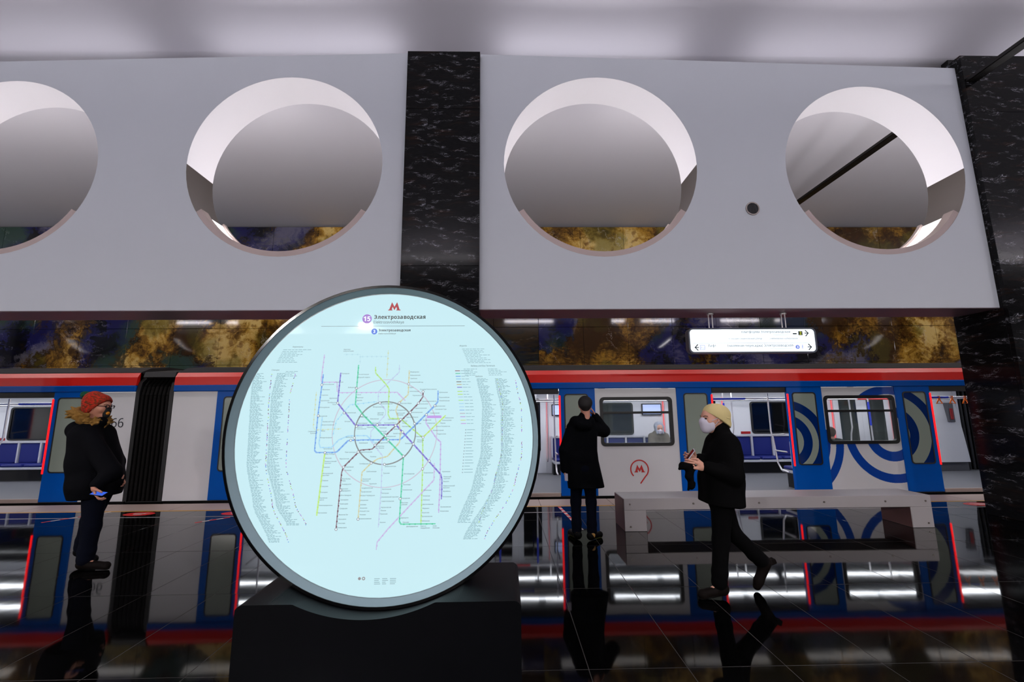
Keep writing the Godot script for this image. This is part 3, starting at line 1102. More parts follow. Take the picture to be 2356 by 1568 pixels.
func seat(o: Node3D, x: float, w: float, z: float, face: float) -> void:
	var g := Geo.new()
	var za := z
	var zb := z + face * 0.09
	g.box(Vector3(x + 0.025, 0.47, minf(za, zb)), Vector3(x + w - 0.025, 0.93, maxf(za, zb)), 0.02)
	zb = z + face * 0.46
	g.box(Vector3(x + 0.025, 0.41, minf(za, zb)), Vector3(x + w - 0.025, 0.475, maxf(za, zb)), 0.02)
	var s := part("seat", g, M.seat_blue, o)
	g = Geo.new()
	zb = z + face * 0.115
	g.box(Vector3(x - 0.022, 0.46, minf(za, zb)), Vector3(x + 0.022, 0.975, maxf(za, zb)), 0.008)
	g.box(Vector3(x + 0.022, 0.932, minf(za, zb)), Vector3(x + w - 0.022, 0.972, maxf(za, zb)), 0.006)
	zb = z + face * 0.47
	g.box(Vector3(x, 0.355, minf(za, zb)), Vector3(x + w, 0.405, maxf(za, zb)), 0.006)
	part("trim", g, M.seat_trim, s)
	g = Geo.new()
	zb = z + face * 0.30
	g.box(Vector3(x, 0.086, minf(za, zb)), Vector3(x + w, 0.354, maxf(za, zb)))
	part("seat_box", g, M.black_matt, s)


# one stretch of side wall with its white sheet, window and the open door leaves at its ends
func section(o: Node3D, xa: float, xb: float, leaf_left: bool, leaf_right: bool, z: float, back: float, side: int) -> void:
	var g := Geo.new()
	var wa := xa + (0.70 if leaf_left else 0.0)
	var wb := xb - (0.70 if leaf_right else 0.0)
	var ringed := side == 1 and xa > 5.3 and xa < 6.0
	var ends := not (leaf_left and leaf_right)
	var c := Vector2((wa + wb) / 2, 1.025)
	var sheet := rrect(c, wb - wa, 1.99, 0.002)
	if ends:
		g.prism(sheet, z - 0.05, z)
		part("body_sheet", g, M.train_white, o)
		if side == -1 and xb > -7.5:
			for i in 5:
				var t := Geo.new()
				t.text("31366"[i], font_plain, 0.165, Vector3(-7.74 + 0.122 * i, 1.36, z + 0.003), 0)
				part("digit", t, M.print_dark, o)
	else:
		var wc := Vector2((wa + wb) / 2.0, 1.392)
		var hole := rrect(wc, 1.36, 0.88, 0.07)
		g.ring(sheet, hole, z - 0.05, z)
		if ringed:
			var r: Array = M.ring_sheet.get_meta("rect")
			for k in g.v.size(): g.t[k] = Vector2((g.v[k].x - r[0]) / (r[1] - r[0]), (r[3] - g.v[k].y) / (r[3] - r[2]))
		part("body_sheet", g, M.ring_sheet if ringed else M.train_white, o)
		g = Geo.new()
		g.ring(rrect(wc, 1.41, 0.93, 0.08), rrect(wc, 1.29, 0.81, 0.045), z - 0.055, z + 0.012)
		g.box(Vector3(wc.x - 0.66, 1.535, z - 0.04), Vector3(wc.x + 0.66, 1.58, z + 0.008), 0.004)
		var f := part("window", g, M.black_matt, o)
		g = Geo.new()
		g.box(Vector3(wc.x - 0.665, 0.965, z - 0.035), Vector3(wc.x + 0.665, 1.82, z - 0.031))
		part("pane", g, M.pane, f)
		# the matching window in the far side
		g = Geo.new()
		g.ring(rrect(wc, 1.40, 0.80, 0.075), rrect(wc, 1.31, 0.73, 0.05), back - 0.01, back + 0.02)
		f = part("far_window", g, M.black_matt, o)
		g = Geo.new()
		g.prism(rrect(wc, 1.32, 0.74, 0.05), back - 0.01, back + 0.006)
		part("pane", g, M.dark_glass, f)
		g = Geo.new()
		g.box(Vector3(wc.x - 0.98, 0.99, back), Vector3(wc.x - 0.74, 1.05, back + 0.012), 0.003)
		part("notice", g, M.notice_red, o)
		if side == 1 and xa > 1.0 and xa < 2.0:
			roundel(o, Vector2(2.56, 0.50), z + 0.004)
			for q in [[3.72, 1.60], [1.45, 1.60]]:
				g = Geo.new()
				g.box(Vector3(q[0] - 0.25, 1.47, back), Vector3(q[0] + 0.25, 1.76, back + 0.05), 0.01)
				var mon := part("information_screen", g, M.black_matt, o)
				g = Geo.new()
				g.box(Vector3(q[0] - 0.225, 1.50, back + 0.05), Vector3(q[0] + 0.225, 1.735, back + 0.054))
				part("lit_display", g, M.screen_blue, mon)
	# door leaves slid open against the wall
	for q in [[leaf_left, xa, 1.0], [leaf_right, xb, -1.0]]:
		if not q[0]: continue
		var lx: float = q[1]
		var s: float = q[2]
		var l0 := minf(lx + s * 0.01, lx + s * 0.70)
		var l1 := maxf(lx + s * 0.01, lx + s * 0.70)
		g = Geo.new()
		g.box(Vector3(l0, 0.035, z - 0.055), Vector3(l1, 2.024, z + 0.02), 0.006)
		var leaf := part("door_leaf", g, M.train_blue, o)
		var gc := Vector2(lx + s * 0.335, 1.235)
		g = Geo.new()
		g.ring(rrect(gc, 0.47, 1.38, 0.06), rrect(gc, 0.425, 1.335, 0.045), z + 0.012, z + 0.027)
		part("seal", g, M.black_matt, leaf)
		g = Geo.new()
		g.prism(rrect(gc, 0.43, 1.34, 0.045), z + 0.012, z + 0.023)
		var gm: Material = M.leaf_glass
		if ringed:
			gm = M.ring_leaf_a if s > 0 else M.ring_leaf_b
			var r: Array = gm.get_meta("rect")
			for k in g.v.size(): g.t[k] = Vector2((g.v[k].x - r[0]) / (r[1] - r[0]), (r[3] - g.v[k].y) / (r[3] - r[2]))
		part("leaf_glass", g, gm, leaf)
		# red light strip along the doorway
		g = Geo.new()
		g.box(Vector3(lx + s * 0.015 - 0.018, 0.53, z + 0.02), Vector3(lx + s * 0.015 + 0.018, 1.895, z + 0.034), 0.005)
		var led := part("red_light_strip", g, M.led_red, o)
		area(led, Vector3(lx + s * 0.015, 1.21, z + 0.037), Vector3(0, 0, 1), Vector3.UP, Vector2(1.36, 0.034), 0.02, Color(1.0, 0.06, 0.08))


func doorway(o: Node3D, d: float, z: float, back: float) -> void:
	var g := Geo.new()
	g.box(Vector3(d - 0.73, 1.925, z - 0.12), Vector3(d + 0.73, 2.024, z), 0.006)
	part("door_header", g, M.black_matt, o)
	g = Geo.new()
	g.box(Vector3(d - 0.73, 0.02, z - 0.03), Vector3(d + 0.73, 0.09, z + 0.01), 0.004)
	part("sill", g, M.edge_stone, o)
	# closed door on the far side with its lit edges
	for s in [-1.0, 1.0]:
		g = Geo.new()
		g.box(Vector3(minf(d, d + s * 0.72), 0.09, back), Vector3(maxf(d, d + s * 0.72), 1.95, back + 0.02), 0.004)
		var leaf := part("far_door_leaf", g, M.inside_white, o)
		g = Geo.new()
		g.prism(rrect(Vector2(d + s * 0.36, 1.25), 0.44, 1.30, 0.05), back + 0.02, back + 0.028)
		part("leaf_glass", g, M.dark_glass, leaf)
		g = Geo.new()
		g.box(Vector3(d + s * 0.76 - 0.013, 0.45, back), Vector3(d + s * 0.76 + 0.013, 1.90, back + 0.03), 0.006)
		part("lit_edge", g, M.led_far, o)
	# screens of bent rails and the upright poles beside the doorway
	for s in [-1.0, 1.0]:
		var x: float = d + s * 0.70
		g = Geo.new()
		g.tube([Vector3(x, 1.92, z - 0.55), Vector3(x, 1.15, z - 0.55), Vector3(x, 1.02, z - 0.50), Vector3(x, 0.55, z - 0.42), Vector3(x, 0.42, z - 0.32), Vector3(x, 0.40, z - 0.1)], 0.016, 8)
		g.tube([Vector3(x, 1.08, z - 0.52), Vector3(x, 1.12, z - 0.1)], 0.014, 8)
		g.tube([Vector3(x, 0.78, z - 0.46), Vector3(x, 0.78, z - 0.1)], 0.014, 8)
		part("screen_rail", g, M.rail_steel, o)
		x = d + s * 0.42
		g = Geo.new()
		g.tube([Vector3(x, 2.09, back + 0.75), Vector3(x, 0.09, back + 0.75)], 0.017, 8)
		var pole := part("pole", g, M.rail_steel, o)
		g = Geo.new()
		g.tube([Vector3(x, 1.75, back + 0.75), Vector3(x, 1.20, back + 0.75)], 0.021, 8)
		part("sleeve", g, M.rail_blue, pole)
		x = d + s * 0.72
		g = Geo.new()
		g.tube([Vector3(x, 2.09, back + 0.55), Vector3(x, 1.15, back + 0.55), Vector3(x, 1.0, back + 0.50), Vector3(x, 0.5, back + 0.42), Vector3(x, 0.40, back + 0.30), Vector3(x, 0.39, back + 0.03)], 0.016, 8)
		part("screen_rail", g, M.rail_steel, o)
	if d > 9.0 and d < 9.5:
		for k in 5:
			var hx: float = 9.15 + 0.28 * k
			g = Geo.new()
			g.tube([Vector3(hx, 1.845, -9.05), Vector3(hx, 1.78, -9.05)], 0.024, 6)
			g.tube([Vector3(hx, 1.79, -9.05), Vector3(hx - 0.06, 1.69, -9.05), Vector3(hx + 0.06, 1.69, -9.05), Vector3(hx, 1.79, -9.05)], 0.015, 6)
			part("hand_strap", g, M.orange, o)
		g = Geo.new()
		g.box(Vector3(10.98, 1.25, back + 0.20), Vector3(11.13, 1.72, back + 0.37), 0.006)
		part("cabinet", g, M.inside_grey, o)
		g = Geo.new()
		g.box(Vector3(11.01, 1.31, back + 0.37), Vector3(11.09, 1.58, back + 0.39), 0.01)
		part("extinguisher", g, M.notice_red, o)


# red roundel with a letter on the white sheet under the window
func roundel(o: Node3D, c: Vector2, z: float) -> void:
	var g := Geo.new()
	var r := 0.178
	g.arc(c, r - 0.022, r, deg_to_rad(-50), deg_to_rad(225), z - 0.003, z + 0.001, 40)
	var p := c + Vector2.from_angle(deg_to_rad(-50)) * (r - 0.011)
	var d := Vector2(-0.62, -0.80).normalized()
	var w := Vector2(-d.y, d.x) * 0.011
	g.prism(PackedVector2Array([p - w, p + w, p + d * 0.165 + w, p + d * 0.165 - w]), z - 0.003, z + 0.001)
	letter_m(g, c + Vector2(0, -0.055), 0.205, z - 0.003, z + 0.001)
	part("roundel", g, M.logo_red, o)


func letter_m(g: Geo, at: Vector2, w: float, z0: float, z1: float) -> void:
	# bold M with pointed peaks and small serifs, at = middle of its foot
	for s in [-1.0, 1.0]:
		var q := func(x: float, y: float) -> Vector2: return at + Vector2(x * s, y) * w
		g.prism(PackedVector2Array([q.call(0.0, 0.02), q.call(0.0, 0.30), q.call(0.205, 0.68), q.call(0.42, 0.06), q.call(0.215, 0.06), q.call(0.15, 0.30)]), z0, z1)
		g.prism(PackedVector2Array([q.call(0.16, 0.0), q.call(0.16, 0.065), q.call(0.49, 0.065), q.call(0.49, 0.0)]), z0, z1)


func bellows(x0: float, label: String) -> void:
	var o := thing("gangway_bellows", label, "bellows")
	var z := TRAIN_Z
	var x1 := x0 + 0.70
	var n := 9
	for i in n:
		var x := x0 + (x1 - x0) * (i + 0.5) / n
		var h := 0.030
		var g := Geo.new()
		var bars := [[z - 0.02, 0.03], [z - 0.02, 1.95], [z - 0.06, 2.12], [z - 0.16, 2.24], [-9.0, 2.34], [-10.6, 2.34], [-11.0, 2.1], [-11.0, 0.03]]
		for j in bars.size() - 1:
			g.tube([Vector3(x, bars[j][1], bars[j][0]), Vector3(x, bars[j + 1][1], bars[j + 1][0])], h, 10)
		part("rib", g, M.rubber, o)
	var g2 := Geo.new()
	g2.along_x([[z - 0.045, 0.0], [z - 0.045, 1.96], [z - 0.10, 2.12], [z - 0.19, 2.22], [-9.0, 2.31], [-10.6, 2.31], [-10.96, 2.1], [-10.96, 0.0], [-10.93, 0.0], [-10.93, 2.08], [-10.58, 2.28], [-9.0, 2.28], [z - 0.2, 2.19], [z - 0.13, 2.10], [z - 0.075, 1.95], [z - 0.075, 0.0]], x0 + 0.003, x1 - 0.003)
	part("inner_skin", g2, M.black_matt, o)
	for i in 6:
		var x := x0 + 0.06 + (x1 - x0 - 0.12) * i / 5.0
		var g := Geo.new()
		g.tube([Vector3(x, 0.09, -10.90), Vector3(x, 2.0, -10.90), Vector3(x, 2.2, -10.55)], 0.028, 8)
		part("inner_rib", g, M.roof_grey, o)
	var tread := Geo.new()
	tread.box(Vector3(x0 + 0.003, 0.02, -10.92), Vector3(x1 - 0.003, 0.085, z - 0.08))
	part("tread_plate", tread, M.inside_floor, o)
	for x in [x0 - 0.0, x1 - 0.07]:
		var g := Geo.new()
		g.along_x([[z + 0.01, 0.03], [z + 0.01, 2.02], [z - 0.03, 2.20], [z - 0.14, 2.30], [z - 0.3, 2.30], [z - 0.3, 2.2], [z - 0.07, 2.0], [z - 0.07, 0.03]], x, x + 0.07)
		part("end_frame", g, M.black_matt, o)
	var g3 := Geo.new()
	g3.along_x([[z + 0.005, 2.30], [z - 0.03, 2.40], [-9.2, 2.50], [-9.2, 2.36], [z - 0.1, 2.28]], x0 + 0.1, x1 - 0.01)
	part("roof_cover", g3, M.roof_grey, o)


# ---------------------------------------------------------------- the round map stand
func map_stand() -> void:
	var c := Vector2(-0.642, 1.478)
	var R := 0.838
	var z := -2.37
	var o := thing("map_stand", "large round illuminated metro map on a black pedestal", "map", Vector3.ZERO)
	var g := Geo.new()
	g.arc(c, 0.02, R - 0.012, 0.0, TAU, z - 0.16, z - 0.06, 96)
	g.arc(c, R - 0.014, R, 0.0, TAU, z - 0.15, z + 0.004, 120)
	part("housing", g, M.black_gloss, o)
	# rim: a bright bevel that slopes in towards the glass
	g = Geo.new()
	var r0 := R - 0.036
	for i in 120:
		var p0 := Vector2.from_angle(TAU * i / 120.0)
		var p1 := Vector2.from_angle(TAU * (i + 1) / 120.0)
		var n0 := (Geo.V(-p0, 0) * 0.85 + Vector3(0, 0, 0.55)).normalized()
		var n1 := (Geo.V(-p1, 0) * 0.85 + Vector3(0, 0, 0.55)).normalized()
		g.squad(Geo.V(c + p0 * (R - 0.012), z + 0.004), Geo.V(c + p1 * (R - 0.012), z + 0.004), Geo.V(c + p1 * r0, z - 0.040), Geo.V(c + p0 * r0, z - 0.040), n0, n1, n1, n0)
	g.arc(c, r0 - 0.004, R - 0.012, 0.0, TAU, z - 0.06, z - 0.0405, 96)
	part("rim", g, surf("rim_glass", Color(0.50, 0.57, 0.60), 0.3), o)
	# printed glass face
	g = Geo.new()
	var k := Vector3(0, 0, 1)
	for i in 120:
		var p0 := Vector2.from_angle(TAU * i / 120.0) 
		var p1 := Vector2.from_angle(TAU * (i + 1) / 120.0)
		g.tri(Geo.V(c, z - 0.042), Geo.V(c + p0 * r0, z - 0.042), Geo.V(c + p1 * r0, z - 0.042), k, k, k, Vector2(0.5, 0.5), Vector2(0.5 + p0.x * 0.5, 0.5 - p0.y * 0.5), Vector2(0.5 + p1.x * 0.5, 0.5 - p1.y * 0.5))
	var fm := surf("map_face", Color(0.22, 0.24, 0.24), 0.02)
	fm.emission_enabled = true
	fm.emission = Color.BLACK
	fm.emission_texture = map_picture()
	fm.emission_energy_multiplier = 0.95
	var face := part("lit_screen", g, fm, o)
	var lamp := OmniLight3D.new()
	lamp.name = "screen_glow"
	lamp.position = Geo.V(c + Vector2(0, -R - 0.012), z + 0.03)
	lamp.light_energy = 0.004
	lamp.light_size = 0.01
	lamp.light_color = Color(0.85, 0.96, 1.0)
	lamp.shadow_enabled = true
	face.add_child(lamp)
	map_lettering(o, c, r0, z - 0.040)
	pedestal(o, c, R, z)


# picture coordinates of the map: 0..1000 across the printed face, y down
func map_picture() -> ImageTexture:
	var n := 1536
	var im := Image.create(n, n, false, Image.FORMAT_RGB8)
	var ground := Color(0.80, 0.945, 0.975)
	im.fill(ground)
	var pt := func(x: float, y: float) -> Vector2:
		return Vector2((x - 784.0) / 753.0 * 0.5 + 0.5, (y - 777.0) / 753.0 * 0.5 + 0.5) * n
	var stroke := func(path: Array, col: Color, w: float) -> void:
		for i in path.size() - 1:
			var a: Vector2 = pt.call(path[i][0], path[i][1])
			var b: Vector2 = pt.call(path[i + 1][0], path[i + 1][1])
			var m := int(a.distance_to(b)) + 1
			for j in m + 1:
				var p := a.lerp(b, float(j) / m) - Vector2(w, w) / 2.0
				im.fill_rect(Rect2i(int(p.x), int(p.y), int(w), int(w)), col)
	var dot := func(x: float, y: float, r: float, col: Color) -> void:
		var p: Vector2 = pt.call(x, y)
		for dy in range(-int(r), int(r) + 1):
			var hw := int(sqrt(maxf(r * r - dy * dy, 0.0)))
			im.fill_rect(Rect2i(int(p.x) - hw, int(p.y) + dy, 2 * hw + 1, 1), col)
	var q := RandomNumberGenerator.new()
	q.seed = 21
	# index columns at both sides: rows of small print that follow the round edge
	var small := ground.lerp(Color(0.25, 0.42, 0.48), 0.62)
	var cols := [[[446, 95, 95], [560, 92, 92], [900, 100, 100], [1100, 150, 150], [1270, 240, 250]], [[446, 215, 215], [560, 196, 196], [900, 200, 200], [1100, 262, 262], [1190, 320, 320]], [[480, 1245, 1245], [620, 1275, 1275], [850, 1268, 1268], [1000, 1230, 1230], [1188, 1155, 1155]], [[480, 1340, 1340], [640, 1370, 1370], [860, 1370, 1370], [1020, 1330, 1330], [1270, 1180, 1180]]]
	var at := func(col: Array, y: float) -> float:
		for i in col.size() - 1:
			if y <= col[i + 1][0]:
				return lerpf(col[i][1], col[i + 1][1], smoothstep(0.0, 1.0, (y - col[i][0]) / (col[i + 1][0] - col[i][0])) * 0.4 + 0.6 * (y - col[i][0]) / (col[i + 1][0] - col[i][0]))
		return col[-1][1]
	for ci in 4:
		var col: Array = cols[ci]
		var y: float = col[0][0]
		while y < col[-1][0]:
			var x: float = at.call(col, y) + q.randf_range(0, 3)
			var len := q.randf_range(26, 62)
			var xx := x
			while xx < x + len:
				var w := q.randf_range(7, 18)
				var p: Vector2 = pt.call(xx, y)
				im.fill_rect(Rect2i(int(p.x), int(p.y), int(w), 2), small)
				xx += w + 2.5
			var dp: Vector2 = pt.call(x + (92 if ci < 2 else 104), y)
			if q.randf() < 0.55:
				im.fill_rect(Rect2i(int(dp.x), int(dp.y) - 1, 4, 4), [Color(0.55, 0.35, 0.8), Color(0.7, 0.85, 0.3), Color(0.35, 0.2, 0.25), Color(0.4, 0.6, 0.9), Color(0.8, 0.6, 0.85)][q.randi() % 5])
			y += 5.2
	for b in [[240, 324, 9, 128, -3.6], [1170, 324, 10, 150, 3.4], [1180, 429, 5, 70, 1.4], [1305, 429, 5, 80, 1.4], [262, 436, 4, 60, -3.0]]:
		for i in b[2]:
			var x: float = b[0] + b[4] * i
			var xx := x
			while xx < x + b[3] * q.randf_range(0.5, 1.0):
				var w := q.randf_range(8, 22)
				var p: Vector2 = pt.call(xx, b[1] + i * 8.0)
				im.fill_rect(Rect2i(int(p.x), int(p.y), int(w), 2), small)
				xx += w + 3
	# line key
	var keys := [Color(0.55, 0.25, 0.3), Color(0.25, 0.75, 0.55), Color(0.35, 0.55, 0.9), Color(0.5, 0.75, 0.95), Color(0.4, 0.33, 0.3), Color(0.75, 0.65, 0.4), Color(0.45, 0.35, 0.8), Color(0.7, 0.88, 0.3), Color(0.7, 0.88, 0.3), Color(0.65, 0.78, 0.9), Color(0.65, 0.9, 0.45), Color(0.6, 0.82, 0.95), Color(0.65, 0.82, 0.95), Color(0.5, 0.68, 0.92), Color(0.72, 0.66, 0.7), Color(0.72, 0.55, 0.85), Color(0.78, 0.86, 0.5), Color(0.78, 0.55, 0.85)]
	for i in keys.size():
		var y := 439.0 + 14.2 * i + (8.0 if i > 6 else 0.0) + maxf(0, i - 9) * 2.5
		stroke.call([[1136 + i * 2.0, y], [1158 + i * 2.0, y]], ground.lerp(keys[i], 0.8), 4.0)
		var x := 1164.0 + i * 2.0
		for j in 2:
			var p: Vector2 = pt.call(x, y - 1)
			var w := q.randf_range(12, 26)
			im.fill_rect(Rect2i(int(p.x), int(p.y), int(w), 2), small)
			x += w + 3
	for i in 15:
		var y := 740.0 + 15.0 * i
		dot.call(1192 - i * 1.0, y, 3, ground.lerp(Color(0.4, 0.45, 0.5), 0.5))
		stroke.call([[1200 - i, y], [1225 - i + q.randf() * 20, y]], small, 2.0)
	# lines
	var L := [
		[Color(0.80, 0.72, 0.80), 4.0, []],
		[Color(0.75, 0.80, 0.93), 4.0, [[845, 408], [845, 445], [742, 545], [742, 590], [783, 640], [783, 660], [740, 712], [712, 745], [712, 790], [775, 865], [775, 1030], [768, 1205]]],
		[Color(0.80, 0.70, 0.90), 5.0, [[455, 352], [446, 480], [450, 494], [528, 494], [531, 540], [545, 548], [838, 548], [880, 590]]],
		[Color(0.80, 0.70, 0.90), 5.0, [[1036, 905], [1036, 985], [815, 1215], [765, 1275], [762, 1308]]],
		[Color(0.78, 0.64, 0.90), 5.0, [[990, 678], [990, 705], [1045, 782], [1066, 800], [1066, 1020], [1062, 1140]]],
		[Color(0.62, 0.83, 0.97), 5.0, [[463, 672], [454, 800], [462, 822], [518, 822], [552, 785], [600, 765], [692, 765], [720, 792], [732, 800]]],
		[Color(0.62, 0.85, 0.96), 3.0, [[520, 765], [535, 690], [600, 610], [735, 595]]],
		[Color(0.84, 0.80, 0.60), 5.0, [[897, 437], [895, 560], [846, 605], [834, 640], [848, 680], [862, 750], [858, 800], [800, 868], [752, 880], [720, 900], [676, 945], [667, 1167]]],
		[Color(0.70, 0.90, 0.42), 5.0, [[722, 418], [724, 448], [778, 505], [796, 530], [796, 660], [806, 680], [860, 682], [975, 778], [978, 900], [976, 1190]]],
		[Color(0.76, 0.90, 0.36), 5.0, [[1088, 668], [976, 776]]],
		[Color(0.76, 0.93, 0.38), 7.0, [[486, 848], [464, 1146]]],
		[Color(0.82, 0.86, 0.70), 3.0, [[785, 330], [782, 470]]],
		[Color(0.82, 0.86, 0.70), 3.0, [[425, 545], [420, 720], [430, 735], [560, 730]]],
		[Color(0.72, 0.88, 0.93), 2.0, [[556, 350], [640, 350], [640, 400]]],
		[Color(0.72, 0.88, 0.93), 2.0, [[640, 362], [785, 362]]],
		[Color(0.40, 0.60, 0.92), 6.0, [[1048, 543], [1048, 598], [1034, 616], [990, 660], [935, 716], [862, 786], [612, 787], [598, 790], [548, 842], [538, 846], [444, 846], [434, 836], [440, 660], [455, 455]]],
		[Color(0.28, 0.80, 0.60), 6.0, [[634, 408], [627, 608], [673, 665], [740, 730], [880, 868], [876, 1000], [870, 1180], [878, 1193], [1045, 1193]]],
		[Color(0.46, 0.36, 0.80), 6.0, [[544, 448], [536, 600], [632, 713], [838, 713], [1070, 960], [1076, 985], [1075, 1076]]],
		[Color(0.43, 0.24, 0.30), 5.0, [[971, 541], [971, 572], [948, 606], [905, 650], [786, 766], [722, 832], [665, 836], [651, 849], [583, 918], [575, 945], [562, 1213]]],
	]
	var arc_pts := func(cx: float, cy: float, rx: float, ry: float) -> Array:
		var out := []
		for i in 97: out.append([cx + rx * cos(TAU * i / 96), cy + ry * sin(TAU * i / 96)])
		return out
	L[0][2] = arc_pts.call(782, 751, 264, 268)
	L.append([Color(0.42, 0.38, 0.38), 5.0, arc_pts.call(784, 752, 154, 156)])
	for l in L: stroke.call(l[2], ground.lerp(l[0], 0.68), l[1])
	var pb: Vector2 = pt.call(994, 668)
	im.fill_rect(Rect2i(int(pb.x), int(pb.y), 75, 13), Color(0.78, 0.62, 0.92))
	# stations
	for l in L.slice(1):
		var total := 0.0
		for i in l[2].size() - 1:
			var a := Vector2(l[2][i][0], l[2][i][1])
			var b := Vector2(l[2][i + 1][0], l[2][i + 1][1])
			var steps := int(a.distance_to(b) / 24.0)
			for j in steps:
				if l[2].size() > 50: continue
				var p := a.lerp(b, (j + 0.5) / steps)
				var tp: Vector2 = pt.call(p.x, p.y)
				im.fill_rect(Rect2i(int(tp.x) - 3, int(tp.y) - 3, 7, 7), ground.lerp(l[0], 0.95))
	for s in [[751, 601], [850, 602], [908, 650], [932, 707], [928, 808], [880, 868], [786, 907], [720, 900], [652, 845], [630, 776], [638, 718], [662, 664], [860, 685], [835, 715], [786, 766], [742, 712], [872, 748], [735, 812], [800, 787], [612, 787], [976, 776], [990, 663], [1034, 618], [948, 604], [971, 545], [583, 918], [575, 1028], [870, 1073], [978, 930], [1010, 892], [562, 1213], [667, 1167], [895, 505], [628, 525], [536, 600], [572, 650], [450, 507], [442, 664], [486, 847]]:
		dot.call(s[0], s[1], 7, Color(0.45, 0.42, 0.48))
		dot.call(s[0], s[1], 5, Color(0.93, 0.98, 1.0))
	# faint zone letters and foot print
	for i in 3:
		for j in 4:
			var p: Vector2 = pt.call(1440.0 - 1440.0 + 758 + i * 38, 1440 + j * 8.0)
			im.fill_rect(Rect2i(int(p.x), int(p.y), int(q.randf_range(16, 34)), 3), ground.lerp(Color(0.3, 0.4, 0.45), 0.45))
	dot.call(686, 1439, 7, ground.lerp(Color(0.45, 0.3, 0.3), 0.6))
	dot.call(706, 1439, 8, ground.lerp(Color(0.45, 0.3, 0.3), 0.6))
	dot.call(706, 1439, 4, ground)
	return ImageTexture.create_from_image(im)


